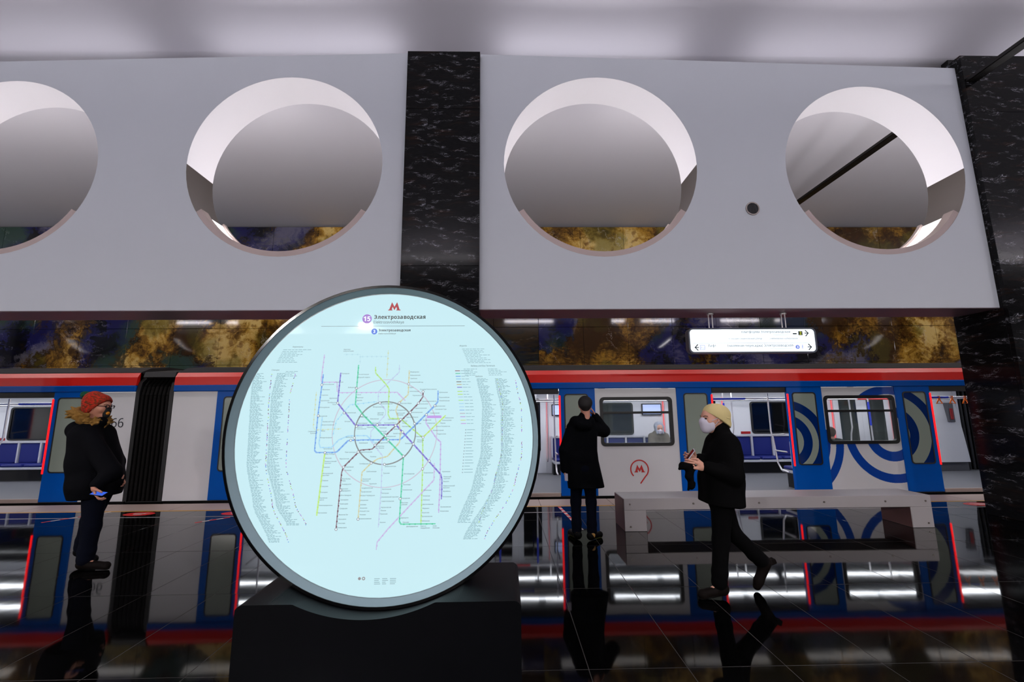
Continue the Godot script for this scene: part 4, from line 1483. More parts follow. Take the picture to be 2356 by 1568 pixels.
func map_lettering(o: Node3D, c: Vector2, r: float, z: float) -> void:
	var at := func(x: float, y: float) -> Vector3:
		return Vector3(c.x + (x - 784.0) / 753.0 * r, c.y - (y - 777.0) / 753.0 * r, z)
	var u := r / 753.0
	var g := Geo.new()
	g.text("Электрозаводская", font_bold, 21 * u, at.call(704, 162), 0, 1.0)
	g.text("Электрозаводская", font_bold, 13 * u, at.call(730, 229), 0, 1.0)
	part("station_name", g, M.map_ink_dark, o)
	g = Geo.new()
	g.text("Elektrozavodskaya", font_plain, 14 * u, at.call(703, 186), 0, 1.0)
	g.text("Elektrozavodskaya", font_plain, 8 * u, at.call(730, 244), 0, 1.0)
	g.box(at.call(430, 201.2) - Vector3(0, 0, 0.0005), at.call(1182, 199.6))
	part("station_name_latin", g, M.map_ink_mid, o)
	g = Geo.new()
	var p: Vector3 = at.call(667, 161)
	g.prism(circle(Vector2(p.x, p.y), 24.5 * u), z - 0.0005, z)
	part("line_badge", g, M.map_lilac, o)
	g = Geo.new()
	p = at.call(708, 229)
	g.prism(circle(Vector2(p.x, p.y), 15.5 * u), z - 0.0005, z)
	part("line_badge", g, M.map_blue, o)
	g = Geo.new()
	g.text("15", font_bold, 25 * u, at.call(667, 173.5) + Vector3(0, 0, 0.001), 1)
	g.text("3", font_bold, 16 * u, at.call(708, 237) + Vector3(0, 0, 0.001), 1)
	part("badge_number", g, M.map_white, o)
	g = Geo.new()
	p = at.call(809, 116)
	letter_m(g, Vector2(p.x, p.y), 66 * u, z - 0.0005, z + 0.0005)
	part("letter", g, M.map_red, o)
	# names on the diagram
	var names := [["Новослободская", 757, 608, 0], ["Менделеевская", 718, 624, 0], ["Проспект Мира", 858, 607, 0], ["Комсомольская", 914, 653, 0], ["Красные Ворота", 890, 677, 0], ["Цветной", 742, 654, 0], ["бульвар", 742, 663, 0], ["Трубная", 799, 641, 0], ["Сухаревская", 840, 641, 0], ["Сретенский", 838, 656, 0], ["бульвар", 844, 665, 0], ["Тургеневская", 795, 687, 0], ["Чистые", 868, 696, 0], ["пруды", 868, 705, 0], ["Курская", 938, 709, 0], ["Чкаловская", 868, 723, 0], ["Белорусская", 648, 674, 0], ["Маяковская", 706, 684, 0], ["Баррикадная", 645, 705, 0], ["Пушкинская", 718, 705, 0], ["Кузнецкий Мост", 778, 705, 0], ["Красно-", 642, 724, 0], ["пресненская", 642, 733, 0], ["Тверская", 690, 726, 0], ["Чеховская", 754, 729, 0], ["Лубянка", 826, 736, 0], ["Китай-город", 826, 758, 0], ["Охотный", 758, 747, 0], ["Ряд", 776, 756, 0], ["Театральная", 792, 772, 0], ["Киевская", 588, 774, 0], ["Боровицкая", 656, 803, 0], ["Александровский сад", 735, 803, 0], ["Библиотека", 740, 820, 0], ["им. Ленина", 740, 829, 0], ["Парк культуры", 587, 848, 0], ["Кропоткинская", 668, 848, 0], ["Фрунзенская", 562, 880, 0], ["Полянка", 714, 871, 0], ["Октябрьская", 662, 905, 0], ["Добрынинская", 790, 919, 0], ["Спортивная", 590, 920, 0], ["Лужники", 590, 936, 0], ["Шаболовская", 699, 943, 0], ["Тульская", 782, 952, 0], ["Ленинский", 680, 979, 0], ["проспект", 680, 988, 0], ["Воробьёвы", 580, 977, 0], ["горы", 580, 986, 0], ["Университет", 579, 1003, 0], ["Проспект", 578, 1025, 0], ["Вернадского", 578, 1034, 0], ["Юго-Западная", 577, 1056, 0], ["Тропарёво", 576, 1077, 0], ["Румянцево", 575, 1096, 0], ["Саларьево", 574, 1118, 0], ["Филатов Луг", 572, 1147, 0], ["Прокшино", 571, 1168, 0], ["Ольховая", 570, 1187, 0], ["Коммунарка", 569, 1207, 0], ["Академическая", 678, 1022, 0], ["Профсоюзная", 677, 1040, 0], ["Новые Черёмушки", 676, 1058, 0], ["Калужская", 676, 1080, 0], ["Беляево", 675, 1101, 0], ["Коньково", 675, 1117, 0], ["Тёплый Стан", 674, 1132, 0], ["Ясенево", 674, 1148, 0], ["Новоясеневская", 673, 1167, 0], ["Крымская", 716, 1002, 0], ["Нагатинская", 780, 1029, 0], ["Нагорная", 779, 1048, 0], ["Нахимовский проспект", 778, 1066, 0], ["Севастопольская", 778, 1086, 0], ["Чертановская", 777, 1115, 0], ["Южная", 777, 1130, 0], ["Пражская", 776, 1146, 0], ["Аннино", 774, 1185, 0], ["Автозаводская", 884, 956, 0], ["Технопарк", 882, 1008, 0], ["Коломенская", 881, 1033, 0], ["Каширская", 879, 1073, 0], ["Кантеми-", 878, 1094, 0], ["ровская", 878, 1103, 0], ["Царицыно", 876, 1165, 0], ["Орехово", 886, 1186, 0], ["Домодедовская", 905, 1206, 0], ["Красно-", 975, 1205, 0], ["гвардейская", 975, 1214, 0], ["Алма-", 1034, 1205, 0], ["Атинская", 1034, 1214, 0], ["Кожуховская", 985, 952, 0], ["Печатники", 985, 1036, 0], ["Волжская", 984, 1063, 0], ["Люблино", 983, 1082, 0], ["Братиславская", 982, 1103, 0], ["Марьино", 982, 1122, 0], ["Борисово", 981, 1142, 0], ["Шипиловская", 981, 1160, 0], ["Зябликово", 980, 1181, 0], ["Кузьминки", 1077, 947, 0], ["Рязанский", 1084, 972, 0], ["проспект", 1084, 981, 0], ["Выхино", 1083, 995, 0], ["Лермонтовский", 1082, 1016, 0], ["проспект", 1082, 1025, 0], ["Жулебино", 1082, 1042, 0], ["Котельники", 1081, 1068, 0], ["Лухмановская", 1070, 1116, 0], ["Некрасовка", 1069, 1136, 0], ["Таганская", 886, 808, 0], ["Римская", 940, 774, 0], ["Площадь", 948, 791, 0], ["Ильича", 948, 800, 0], ["Новогиреево", 1072, 694, 0], ["Новокосино", 1086, 682, 0], ["Перово", 1062, 708, 0], ["Шоссе Энтузиастов", 1042, 724, 0], ["Авиамоторная", 1026, 744, 0], ["Андроновка", 1048, 762, 0], ["Лефортово", 996, 708, 0], ["Бауманская", 974, 692, 0], ["Семёновская", 1010, 657, 0], ["Соколиная Гора", 1034, 638, 0], ["Партизанская", 1036, 622, 0], ["Измайловская", 1056, 595, 0], ["Первомайская", 1054, 578, 0], ["Щёлковская", 1054, 552, 0], ["Бульвар Рокоссовского", 956, 536, 0], ["Преображенская пл.", 968, 597, 0], ["Сокольники", 954, 610, 0], ["Красносельская", 934, 632, 0], ["Черкизовская", 918, 567, 0], ["Медведково", 903, 446, 0], ["Бабушкинская", 903, 463, 0], ["Свиблово", 904, 480, 0], ["Ботанический сад", 904, 499, 0], ["ВДНХ", 902, 526, 0], ["Алексеевская", 902, 546, 0], ["Речной вокзал", 636, 457, 0], ["Водный стадион", 636, 472, 0], ["Войковская", 586, 524, 0], ["Сокол", 633, 561, 0], ["Аэропорт", 632, 576, 0], ["Динамо", 632, 590, 0], ["Планерная", 549, 452, 0], ["Тушинская", 520, 496, 0], ["Щукинская", 494, 578, 0], ["Октябрьское", 486, 600, 0], ["Поле", 512, 610, 0], ["Полежаевская", 580, 652, 0], ["Беговая", 578, 696, 0], ["Волоколамская", 458, 507, 0], ["Мякинино", 456, 534, 0], ["Строгино", 452, 562, 0], ["Крылатское", 451, 590, 0], ["Молодёжная", 450, 624, 0], ["Кунцевская", 446, 668, 0], ["Славянский", 396, 744, 0], ["бульвар", 408, 753, 0], ["Филёвский парк", 466, 696, 0], ["Багратионовская", 464, 712, 0], ["Фили", 462, 742, 0], ["Международная", 458, 775, 0], ["Кутузовская", 480, 830, 0], ["Парк Победы", 488, 856, 0], ["Минская", 490, 876, 0], ["Ломоносовский", 488, 892, 0], ["проспект", 488, 901, 0], ["Раменки", 484, 920, 0], ["Мичуринский", 482, 950, 0], ["проспект", 482, 959, 0], ["Озёрная", 480, 984, 0], ["Говорово", 478, 1012, 0], ["Солнцево", 476, 1040, 0], ["Боровское", 474, 1067, 0], ["шоссе", 474, 1076, 0], ["Новопеределкино", 472, 1102, 0], ["Рассказовка", 470, 1137, 0]]
	g = Geo.new()
	for s in names: g.text(s[0], font_plain, 5.6 * u, at.call(s[1], s[2]), s[3], 1.0, true)
	for s in [["Аэропорты", 288, 312, 7.5], ["Airports", 1156, 311, 7.5], ["Railway and Bus Terminals", 1217, 417, 7.5], ["Stations", 1240, 472, 7.5], ["Станции", 190, 432, 7.0], ["Аэропорт", 553, 326, 5.8], ["Шереметьево", 553, 335, 5.8]]:
		g.text(s[0], font_plain, s[3] * u, at.call(s[1], s[2]), 0, 1.0, true)
	part("map_names", g, M.map_ink, o)


func pedestal(o: Node3D, c: Vector2, R: float, z: float) -> void:
	# black plinth: vertical front, flat top, and a cradle cut round the disc
	var zf := z + 0.215
	var zb := z - 0.30
	var x0 := -1.222
	var x1 := 0.075
	var ytop := 0.757
	var n := 150
	var front := []
	var mid := []
	for i in n + 1:
		var x := lerpf(x0, x1, float(i) / n)
		var e := minf(x - x0, x1 - x)
		var y := ytop - 0.02 * pow(clampf(1.0 - e / 0.03, 0.0, 1.0), 2.0)
		var dx := x - c.x
		var yc := y
		var rr := 0.79
		if absf(dx) < rr: yc = minf(y, c.y - sqrt(rr * rr - dx * dx))
		var ym := y
		rr = R + 0.004
		if absf(dx) < rr: ym = minf(y, c.y - sqrt(rr * rr - dx * dx))
		front.append(Vector3(x, minf(y, yc), zf))
		mid.append(Vector3(x, ym, z + 0.004))
	var g := Geo.new()
	for i in n:
		g.quad(front[i], front[i + 1], mid[i + 1], mid[i], Vector3(0, 1, 0.3))
		var b0 := Vector3(mid[i].x, mid[i].y, zb)
		var b1 := Vector3(mid[i + 1].x, mid[i + 1].y, zb)
		g.quad(mid[i], mid[i + 1], b1, b0, Vector3.UP)
		g.quad(front[i] + Vector3(0, -0.0, 0), front[i + 1], Vector3(front[i + 1].x, 0, zf), Vector3(front[i].x, 0, zf), Vector3(0, 0, 1))
		g.quad(b0, b1, Vector3(b1.x, 0, zb), Vector3(b0.x, 0, zb), Vector3(0, 0, -1))
	for s in [0, n]:
		var k := Vector3(-1 if s == 0 else 1, 0, 0)
		g.quad(Vector3(front[s].x, 0, zf), front[s], Vector3(front[s].x, front[s].y, zb), Vector3(front[s].x, 0, zb), k)
	part("pedestal", g, M.pedestal_black, o)


# ---------------------------------------------------------------- bench, sign and fittings
func bench() -> void:
	var x0 := 1.62
	var x1 := 5.86
	var zf := -6.13
	var zb := -6.63
	var o := thing("bench", "long low brushed steel bench with box legs between the columns", "bench", Vector3.ZERO)
	var g := Geo.new()
	g.box(Vector3(x0, 0.27, zb), Vector3(x1, 0.425, zf), 0.006)
	part("seat", g, M.bench_steel, o)
	for x in [x0, x1 - 0.30]:
		g = Geo.new()
		g.box(Vector3(x, 0.0, zb), Vector3(x + 0.30, 0.271, zf), 0.006)
		var leg := part("leg", g, M.bench_steel, o)
		for q in [x - 0.002, x + 0.301]:
			g = Geo.new()
			var outer: bool = q < x0 or q > x1
			g.box(Vector3(q, 0.004, zb + 0.008), Vector3(q + 0.001, 0.417 if outer else 0.266, zf - 0.008))
			part("reflection_sheet", g, M.bench_reflection, leg)  # thin added sheet that carries the painted reflection
	for p in [[x0 + 0.08, 0.35], [x0 + 0.08, 0.06], [x0 + 0.95, 0.35], [x0 + 1.85, 0.35], [x0 + 2.75, 0.35], [x0 + 3.6, 0.35], [x1 - 0.08, 0.35], [x1 - 0.08, 0.06]]:
		g = Geo.new()
		g.tube([Vector3(p[0], p[1], zf - 0.01), Vector3(p[0], p[1], zf + 0.005)], 0.013, 10)
		part("screw", g, M.steel, o)


func arrow(g: Geo, p: Vector2, s: float, w: float, z: float) -> void:
	g.prism(PackedVector2Array([p + Vector2(-s * w, -0.006), p + Vector2(-s * w, 0.006), p + Vector2(0, 0.006), p + Vector2(0, -0.006)]), z - 0.001, z)
	for k in [-1.0, 1.0]:
		g.prism(PackedVector2Array([p, p + Vector2(s * -0.045, k * 0.05), p + Vector2(s * -0.058, k * 0.042), p + Vector2(s * -0.016, 0)]), z - 0.001, z)


func hanging_sign() -> void:
	var c := Vector2(3.745, 2.627)
	var z := -6.38
	var w := 1.945
	var h := 0.385
	var o := thing("hanging_sign", "white lit direction sign with rounded grey frame hanging under the pierced wall", "sign", Vector3.ZERO)
	var g := Geo.new()
	g.prism(rrect(c, w, h, 0.075, 6), z - 0.11, z - 0.012)
	part("housing", g, M.inside_grey, o)
	g = Geo.new()
	g.ring(rrect(c, w, h, 0.075, 6), rrect(c, w - 0.045, h - 0.045, 0.055, 6), z - 0.012, z + 0.006)
	part("frame", g, surf("sign_frame", Color(0.27, 0.29, 0.34), 0.4, 0.2), o)
	g = Geo.new()
	g.prism(rrect(c, w - 0.044, h - 0.044, 0.055, 6), z - 0.012, z - 0.002)
	var f := part("lit_face", g, M.sign_white, o)
	var l := OmniLight3D.new()
	l.name = "sign_glow"
	l.position = Vector3(c.x - 0.4, c.y + 0.1, z + 0.02)
	l.light_energy = 0.02
	l.light_size = 0.01
	l.shadow_enabled = true
	f.add_child(l)
	var at := func(px: float, py: float) -> Vector3:     # places read in parts of the face: 0..1 across and down
		return Vector3(c.x - w / 2 + px * w, c.y + h / 2 - py * h, z - 0.0015)
	g = Geo.new()
	g.text("платформа Электрозаводская", font_plain, 0.037, at.call(0.80, 0.205), 2, 1.04)
	g.text("(наземная пересадка) Электрозаводская", font_plain, 0.037, at.call(0.812, 0.745), 2, 1.02)
	g.text("Лифт", font_plain, 0.037, at.call(0.148, 0.745), 0)
	g.text("Большая Семёновская улица", font_plain, 0.024, at.call(0.575, 0.455), 2, 1.12)
	g.text("Семёновская набережная", font_plain, 0.024, at.call(0.855, 0.455), 2, 1.08)
	part("lettering", g, M.sign_ink, o)
	g = Geo.new()
	g.text("Elektrozavodskaya platform", font_plain, 0.016, at.call(0.80, 0.30), 2)
	g.text("Elektrozavodskaya (ground transfer)", font_plain, 0.016, at.call(0.812, 0.845), 2)
	g.text("Lift", font_plain, 0.016, at.call(0.148, 0.845), 0)
	g.box(at.call(0.035, 0.605), at.call(0.965, 0.595) + Vector3(0, 0, 0.0005))
	part("small_lettering", g, M.sign_ink_pale, o)
	g = Geo.new()
	var p: Vector3 = at.call(0.945, 0.22)
	arrow(g, Vector2(p.x, p.y), 1.0, 0.065, z)
	part("arrow", g, M.sign_arrow, o)
	g = Geo.new()
	p = at.call(0.958, 0.765)
	arrow(g, Vector2(p.x, p.y), 1.0, 0.065, z)
	part("arrow", g, M.sign_arrow, o)
	g = Geo.new()
	p = at.call(0.044, 0.765)
	arrow(g, Vector2(p.x, p.y), -1.0, 0.065, z)
	part("arrow", g, M.sign_arrow, o)
	g = Geo.new()
	p = at.call(0.880, 0.22)
	g.box(p - Vector3(0.031, 0.031, 0), p + Vector3(0.031, 0.031, 0.0005))
	p = at.call(0.835, 0.24)
	g.box(p - Vector3(0.030, 0.009, 0), p + Vector3(0.030, 0.009, 0.0005))
	part("pictogram", g, M.sign_arrow, o)
	g = Geo.new()
	g.text("2", font_bold, 0.045, at.call(0.880, 0.278) + Vector3(0, 0, 0.002), 1)
	part("platform_number", g, M.sign_yellow, o)
	g = Geo.new()
	p = at.call(0.846, 0.765)
	g.prism(circle(Vector2(p.x, p.y), 0.031, 24), z - 0.0015, z)
	p = at.call(0.105, 0.765)
	var q := Vector2(p.x, p.y)
	g.ring(rrect(q, 0.072, 0.072, 0.004), rrect(q, 0.062, 0.062, 0.003), z - 0.0015, z)
	g.box(p + Vector3(-0.014, -0.02, 0), p + Vector3(-0.008, 0.012, 0.001))
	g.box(p + Vector3(0.008, -0.02, 0), p + Vector3(0.013, 0.004, 0.001))
	p = at.call(0.885, 0.755)
	g.prism(circle(Vector2(p.x + 0.002, p.y + 0.024), 0.006, 12), z - 0.0015, z)
	for limb in [[0.0, 0.016, -0.002, -0.004], [0.0, 0.012, 0.012, 0.002], [0.0, 0.012, -0.012, 0.002], [-0.002, -0.004, 0.010, -0.028], [-0.002, -0.004, -0.012, -0.028]]:
		g.tube([p + Vector3(limb[0], limb[1], 0), p + Vector3(limb[2], limb[3], 0)], 0.0028, 6)
	part("pictogram", g, M.sign_blue, o)
	g = Geo.new()
	g.text("3", font_bold, 0.034, at.call(0.846, 0.81) + Vector3(0, 0, 0.002), 1)
	part("line_number", g, M.sign_white, o)
	for x in [-0.59, 0.535]:
		g = Geo.new()
		for k in [-0.028, 0.028]:
			g.tube([Vector3(c.x + x + k, c.y + h / 2 - 0.003, z - 0.055), Vector3(c.x + x + k, SOFFIT - 0.01, z - 0.055)], 0.009, 8)
		g.tube([Vector3(c.x + x, SOFFIT - 0.012, z - 0.055), Vector3(c.x + x, SOFFIT - 0.035, z - 0.055)], 0.05, 12)
		part("hanger", g, M.rail_steel, o)


func small_fittings() -> void:
	# round grille in the wall panel
	var o := thing("vent_grille", "small round grille with upright slats in the grey wall panel", "vent", Vector3(3.80, 4.62, WALL_Z))
	var g := Geo.new()
	g.arc(Vector2.ZERO, 0.088, 0.106, 0.0, TAU, 0.0, 0.012, 32)
	part("rim", g, M.steel, o)
	g = Geo.new()
	g.prism(circle(Vector2.ZERO, 0.09, 24), 0.0, 0.002)
	part("backing", g, M.black_matt, o)
	for i in range(-4, 5):
		var x := 0.019 * i
		var y := sqrt(0.0079 - x * x)
		g = Geo.new()
		g.box(Vector3(x - 0.005, -y, 0.002), Vector3(x + 0.005, y, 0.010), 0.001)
		part("slat", g, M.roof_grey, o)
	# perforated tray crossing the hall under the ceiling
	var t := thing("cable_tray", "dark perforated cable tray crossing under the ceiling at the right column", "cable tray", Vector3(7.47, 6.72, 0))
	g = Geo.new()
	g.box(Vector3(-0.08, 0.0, -11.6), Vector3(0.08, 0.008, 3.0))
	for s in [-0.08, 0.074]: g.box(Vector3(s, 0.0, -11.6), Vector3(s + 0.006, 0.06, 3.0))
	part("channel", g, surf("tray_dark", Color(0.06, 0.045, 0.04), 0.5, 0.3), t)
	g = Geo.new()
	for i in 70:
		var z := -11.5 + 0.2 * i
		for s in [-0.04, 0.0, 0.04]:
			g.box(Vector3(s - 0.012, -0.001, z - 0.035), Vector3(s + 0.012, 0.0005, z + 0.035))
	var perf := part("perforation", g, M.black_matt, t)
	perf.set_meta("kind", "stuff")
	for z in [2.0, -1.5]:
		g = Geo.new()
		g.tube([Vector3(0, 0.06, z), Vector3(0, 1.6, z)], 0.008, 6)
		part("hanger", g, M.black_matt, t)
	# oval red floor signs and striped tape by the platform edge
	var ovals := [[-4.36, -7.52, "red oval floor sticker left of the map stand"], [-5.95, -7.55, "red oval floor sticker beside the man in the red hat"], [7.98, -7.50, "red oval floor sticker past the right end of the bench"]]
	for v in ovals:
		var s := thing("floor_sticker", v[2], "floor sticker", Vector3(v[0], 0.0005, v[1]), "red floor stickers along the platform edge")
		g = Geo.new()
		g.prism(circle(Vector2.ZERO, 0.21, 32), 0.0, 0.001, Transform3D(Basis(Vector3(1.15, 0, 0), Vector3(0, 0, -0.62), Vector3(0, 1, 0)), Vector3.ZERO))
		part("disc", g, M.tape_red, s)
		g = Geo.new()
		for k in 3: g.box(Vector3(-0.12 + 0.03 * k, 0.001, -0.05 + 0.045 * k), Vector3(0.14 - 0.03 * k, 0.0015, -0.03 + 0.045 * k))
		part("print", g, M.tape_white, s)
	var tapes := [[Vector3(-7.0, 0, -7.05), Vector3(-6.55, 0, -7.72), "striped red and white floor tape behind the man in the red hat"], [Vector3(0.93, 0, -7.7), Vector3(1.06, 0, -6.25), "striped red and white floor tape beside the man in the long coat"], [Vector3(-4.62, 0, -6.92), Vector3(-4.30, 0, -7.25), "short striped floor tape left of the map stand"]]
	for v in tapes:
		var a: Vector3 = v[0]
		var b: Vector3 = v[1]
		var s := thing("floor_tape", v[2], "tape", a + Vector3(0, 0.0006, 0), "striped floor tapes by the platform edge")
		var d := b - a
		var n := int(d.length() / 0.09)
		var side := Vector3(-d.z, 0, d.x).normalized() * 0.025
		var gr := Geo.new()
		var gw := Geo.new()
		for i in n:
			var p := d * i / n
			var q := d * (i + 1) / n
			(gr if i % 2 == 0 else gw).quad(p - side, q - side, q + side, p + side, Vector3.UP)
		part("red_stripes", gr, M.tape_red, s)
		part("white_stripes", gw, M.tape_white, s)


# ---------------------------------------------------------------- people
func fused(list: Array) -> ArrayMesh:
	var out := ArrayMesh.new()
	for m in list:
		for s in m.get_surface_count(): out.add_surface_from_arrays(Mesh.PRIMITIVE_TRIANGLES, m.surface_get_arrays(s))
	return out

# skull, jaw, nose, ears and neck round the point c, looking along f
func head(c: Vector3, f: Vector3, up := Vector3.UP) -> Body:
	var b := Body.new()
	var s := f.cross(up).normalized()
	up = s.cross(f).normalized()
	b.bone(c - f * 0.03 + up * 0.015, c + f * 0.022 + up * 0.012, 0.090, 0.086, 0.03, s * 0.14)
	b.bone(c + f * 0.02 - up * 0.04, c + f * 0.048 - up * 0.088, 0.066, 0.044, 0.04, s * 0.08)
	b.lump(c + f * 0.078 - up * 0.104, 0.020, 0.03)
	b.bone(c + f * 0.094 + up * 0.008, c + f * 0.116 - up * 0.032, 0.010, 0.0155, 0.014)
	for q in [-1.0, 1.0]:
		b.bone(c + f * 0.090 + up * 0.026 + s * 0.012 * q, c + f * 0.078 + up * 0.022 + s * 0.048 * q, 0.011, 0.010, 0.014)
		b.lump(c + f * 0.066 - up * 0.030 + s * 0.042 * q, 0.026, 0.03)
		b.bone(c - f * 0.012 + up * 0.018 + s * 0.084 * q, c - f * 0.004 - up * 0.030 + s * 0.080 * q, 0.017, 0.011, 0.006, s * 0.5)
	b.bone(c + f * 0.092 - up * 0.064, c + f * 0.090 - up * 0.072, 0.014, 0.013, 0.014)
	b.bone(c - f * 0.028 - up * 0.06, c - f * 0.045 - up * 0.20, 0.056, 0.062, 0.04)
	return b

func eyes(o: Node3D, c: Vector3, f: Vector3) -> void:
	var s := f.cross(Vector3.UP).normalized()
	var up := s.cross(f).normalized()
	for q in [-1.0, 1.0]:
		var g := Geo.new()
		g.ball(c + f * 0.095 + up * 0.004 + s * 0.037 * q, Vector3(0.012, 0.0085, 0.012), 10, 6)
		part("eye", g, M.eye_dark, o)
		g = Geo.new()
		g.tube([c + f * 0.108 + up * 0.024 + s * 0.018 * q, c + f * 0.100 + up * 0.030 + s * 0.042 * q, c + f * 0.086 + up * 0.024 + s * 0.060 * q], 0.0028, 6)
		part("eyebrow", g, M.hair_dark, o)
	var g := Geo.new()
	g.ball(c + f * 0.104 - up * 0.067, Vector3(0.010, 0.006, 0.022) if absf(f.x) > 0.5 else Vector3(0.022, 0.006, 0.010), 10, 6)
	part("mouth", g, M.lips, o)

# palm and five fingers: d along the hand, n out of the palm, t towards the thumb
func hand(w: Vector3, d: Vector3, n: Vector3, t: Vector3, curl: float) -> Body:
	var b := Body.new()
	b.bone(w - d * 0.03, w + d * 0.015, 0.027, 0.028, 0.012)
	b.bone(w + d * 0.02 + t * 0.018, w + d * 0.080 + t * 0.026, 0.019, 0.014, 0.02, n * 0.25)
	b.bone(w + d * 0.02 - t * 0.016, w + d * 0.074 - t * 0.026, 0.019, 0.013, 0.02, n * 0.25)
	var len := [0.044, 0.049, 0.045, 0.036]
	for i in 4:
		var p := w + d * (0.086 - 0.004 * absf(i - 1.2)) + t * (0.030 - 0.020 * i)
		var a := curl * (0.55 + 0.08 * i)
		var r := 0.0092 - 0.0006 * i
		for j in 3:
			var e: float = len[i] * [1.0, 0.62, 0.5][j]
			var q := p + (d * cos(a) + n * sin(a) + t * (0.06 - 0.04 * i)).normalized() * e
			b.bone(p, q, r, r - 0.0009, 0.004)
			p = q; r -= 0.0007; a += curl
	var p := w + d * 0.022 + t * 0.030
	var q := p + (d * 0.55 + t * 0.62 + n * 0.45).normalized() * 0.042
	b.bone(p, q, 0.0145, 0.0115, 0.012)
	b.bone(q, q + (d * 0.75 + t * 0.1 + n * 0.6).normalized() * 0.030, 0.0112, 0.0098, 0.005)
	b.bone(q + (d * 0.75 + t * 0.1 + n * 0.6).normalized() * 0.030, q + (d * 0.75 + t * 0.1 + n * 0.6).normalized() * 0.030 + (d * 0.8 - t * 0.1 + n * 0.55).normalized() * 0.022, 0.0098, 0.0085, 0.004)
	return b

# the body under the clothes: a chain of joints, one surface
func frame(j: Dictionary, hd: Body, hands: Array) -> ArrayMesh:
	var b := Body.new()
	b.bone(j.neck, j.chest, 0.055, 0.085, 0.05)
	b.bone(j.chest, j.hips, 0.095, 0.095, 0.05)
	for s in ["l", "r"]:
		b.bone(j.chest, j["sh_" + s], 0.07, 0.048, 0.04)
		b.bone(j["sh_" + s], j["el_" + s], 0.048, 0.038, 0.03)
		b.bone(j["el_" + s], j["wr_" + s], 0.036, 0.026, 0.03)
		b.bone(j["hip_" + s], j["kn_" + s], 0.068, 0.045, 0.05)
		b.bone(j["kn_" + s], j["an_" + s], 0.042, 0.032, 0.03)
		b.bone(j["an_" + s] + Vector3(0, -0.02, 0), j["toe_" + s], 0.034, 0.024, 0.02)
	var list := [b.mesh(0.016), hd.mesh(0.005)]
	for h in hands: list.append(h.mesh(0.0032))
	return fused(list)

func trousers(o: Node3D, j: Dictionary, mat: Material, r := 1.0) -> void:
	var b := Body.new()
	for s in ["l", "r"]:
		b.bone(j["hip_" + s] + Vector3(0, 0.06, 0), j["kn_" + s], 0.100 * r, 0.072 * r, 0.04)
		b.bone(j["kn_" + s], j["an_" + s] + Vector3(0, 0.01, 0), 0.072 * r, 0.062 * r, 0.03)
		var m: Vector3 = (j["kn_" + s] as Vector3).lerp(j["an_" + s], 0.72)
		b.lump(m, 0.070 * r, 0.02)
		b.lump((j["kn_" + s] as Vector3).lerp(j["an_" + s], 0.93), 0.066 * r, 0.015)
	b.lump(j.hips, 0.14 * r, 0.06)
	part("trousers", b.mesh(0.011), mat, o)

func shoe(o: Node3D, ankle: Vector3, toe: Vector3, mat: Material, sole: Material, boot := false) -> void:
	var d := toe - ankle
	var up := Vector3.UP
	var fw := (d - up * 0.0).normalized()
	var b := Body.new()
	var heel := ankle - (toe - ankle).slide(Vector3.UP).normalized() * 0.035 + Vector3(0, -0.045, 0)
	b.bone(ankle + Vector3(0, 0.05 if boot else 0.0, 0), heel.lerp(ankle, 0.3), 0.056 if boot else 0.048, 0.046, 0.03)
	b.bone(heel.lerp(ankle, 0.15), toe, 0.044, 0.036, 0.035)
	b.lump(toe + fw * 0.015, 0.036, 0.02)
	var m := part("shoe", b.mesh(0.008), mat, o)
	var g := Body.new()
	g.bone(heel + Vector3(0, -0.025, 0), toe + fw * 0.02 + Vector3(0, -0.024, 0), 0.030, 0.028, 0.01, Vector3.UP * 0.5)
	part("sole", g.mesh(0.007), sole, m)

func person(label: String, at: Vector3) -> Node3D:
	return thing("person", label, "person", at)

func people() -> void:
	man_in_hat()
	woman_walking()
	man_in_coat()
	passengers()


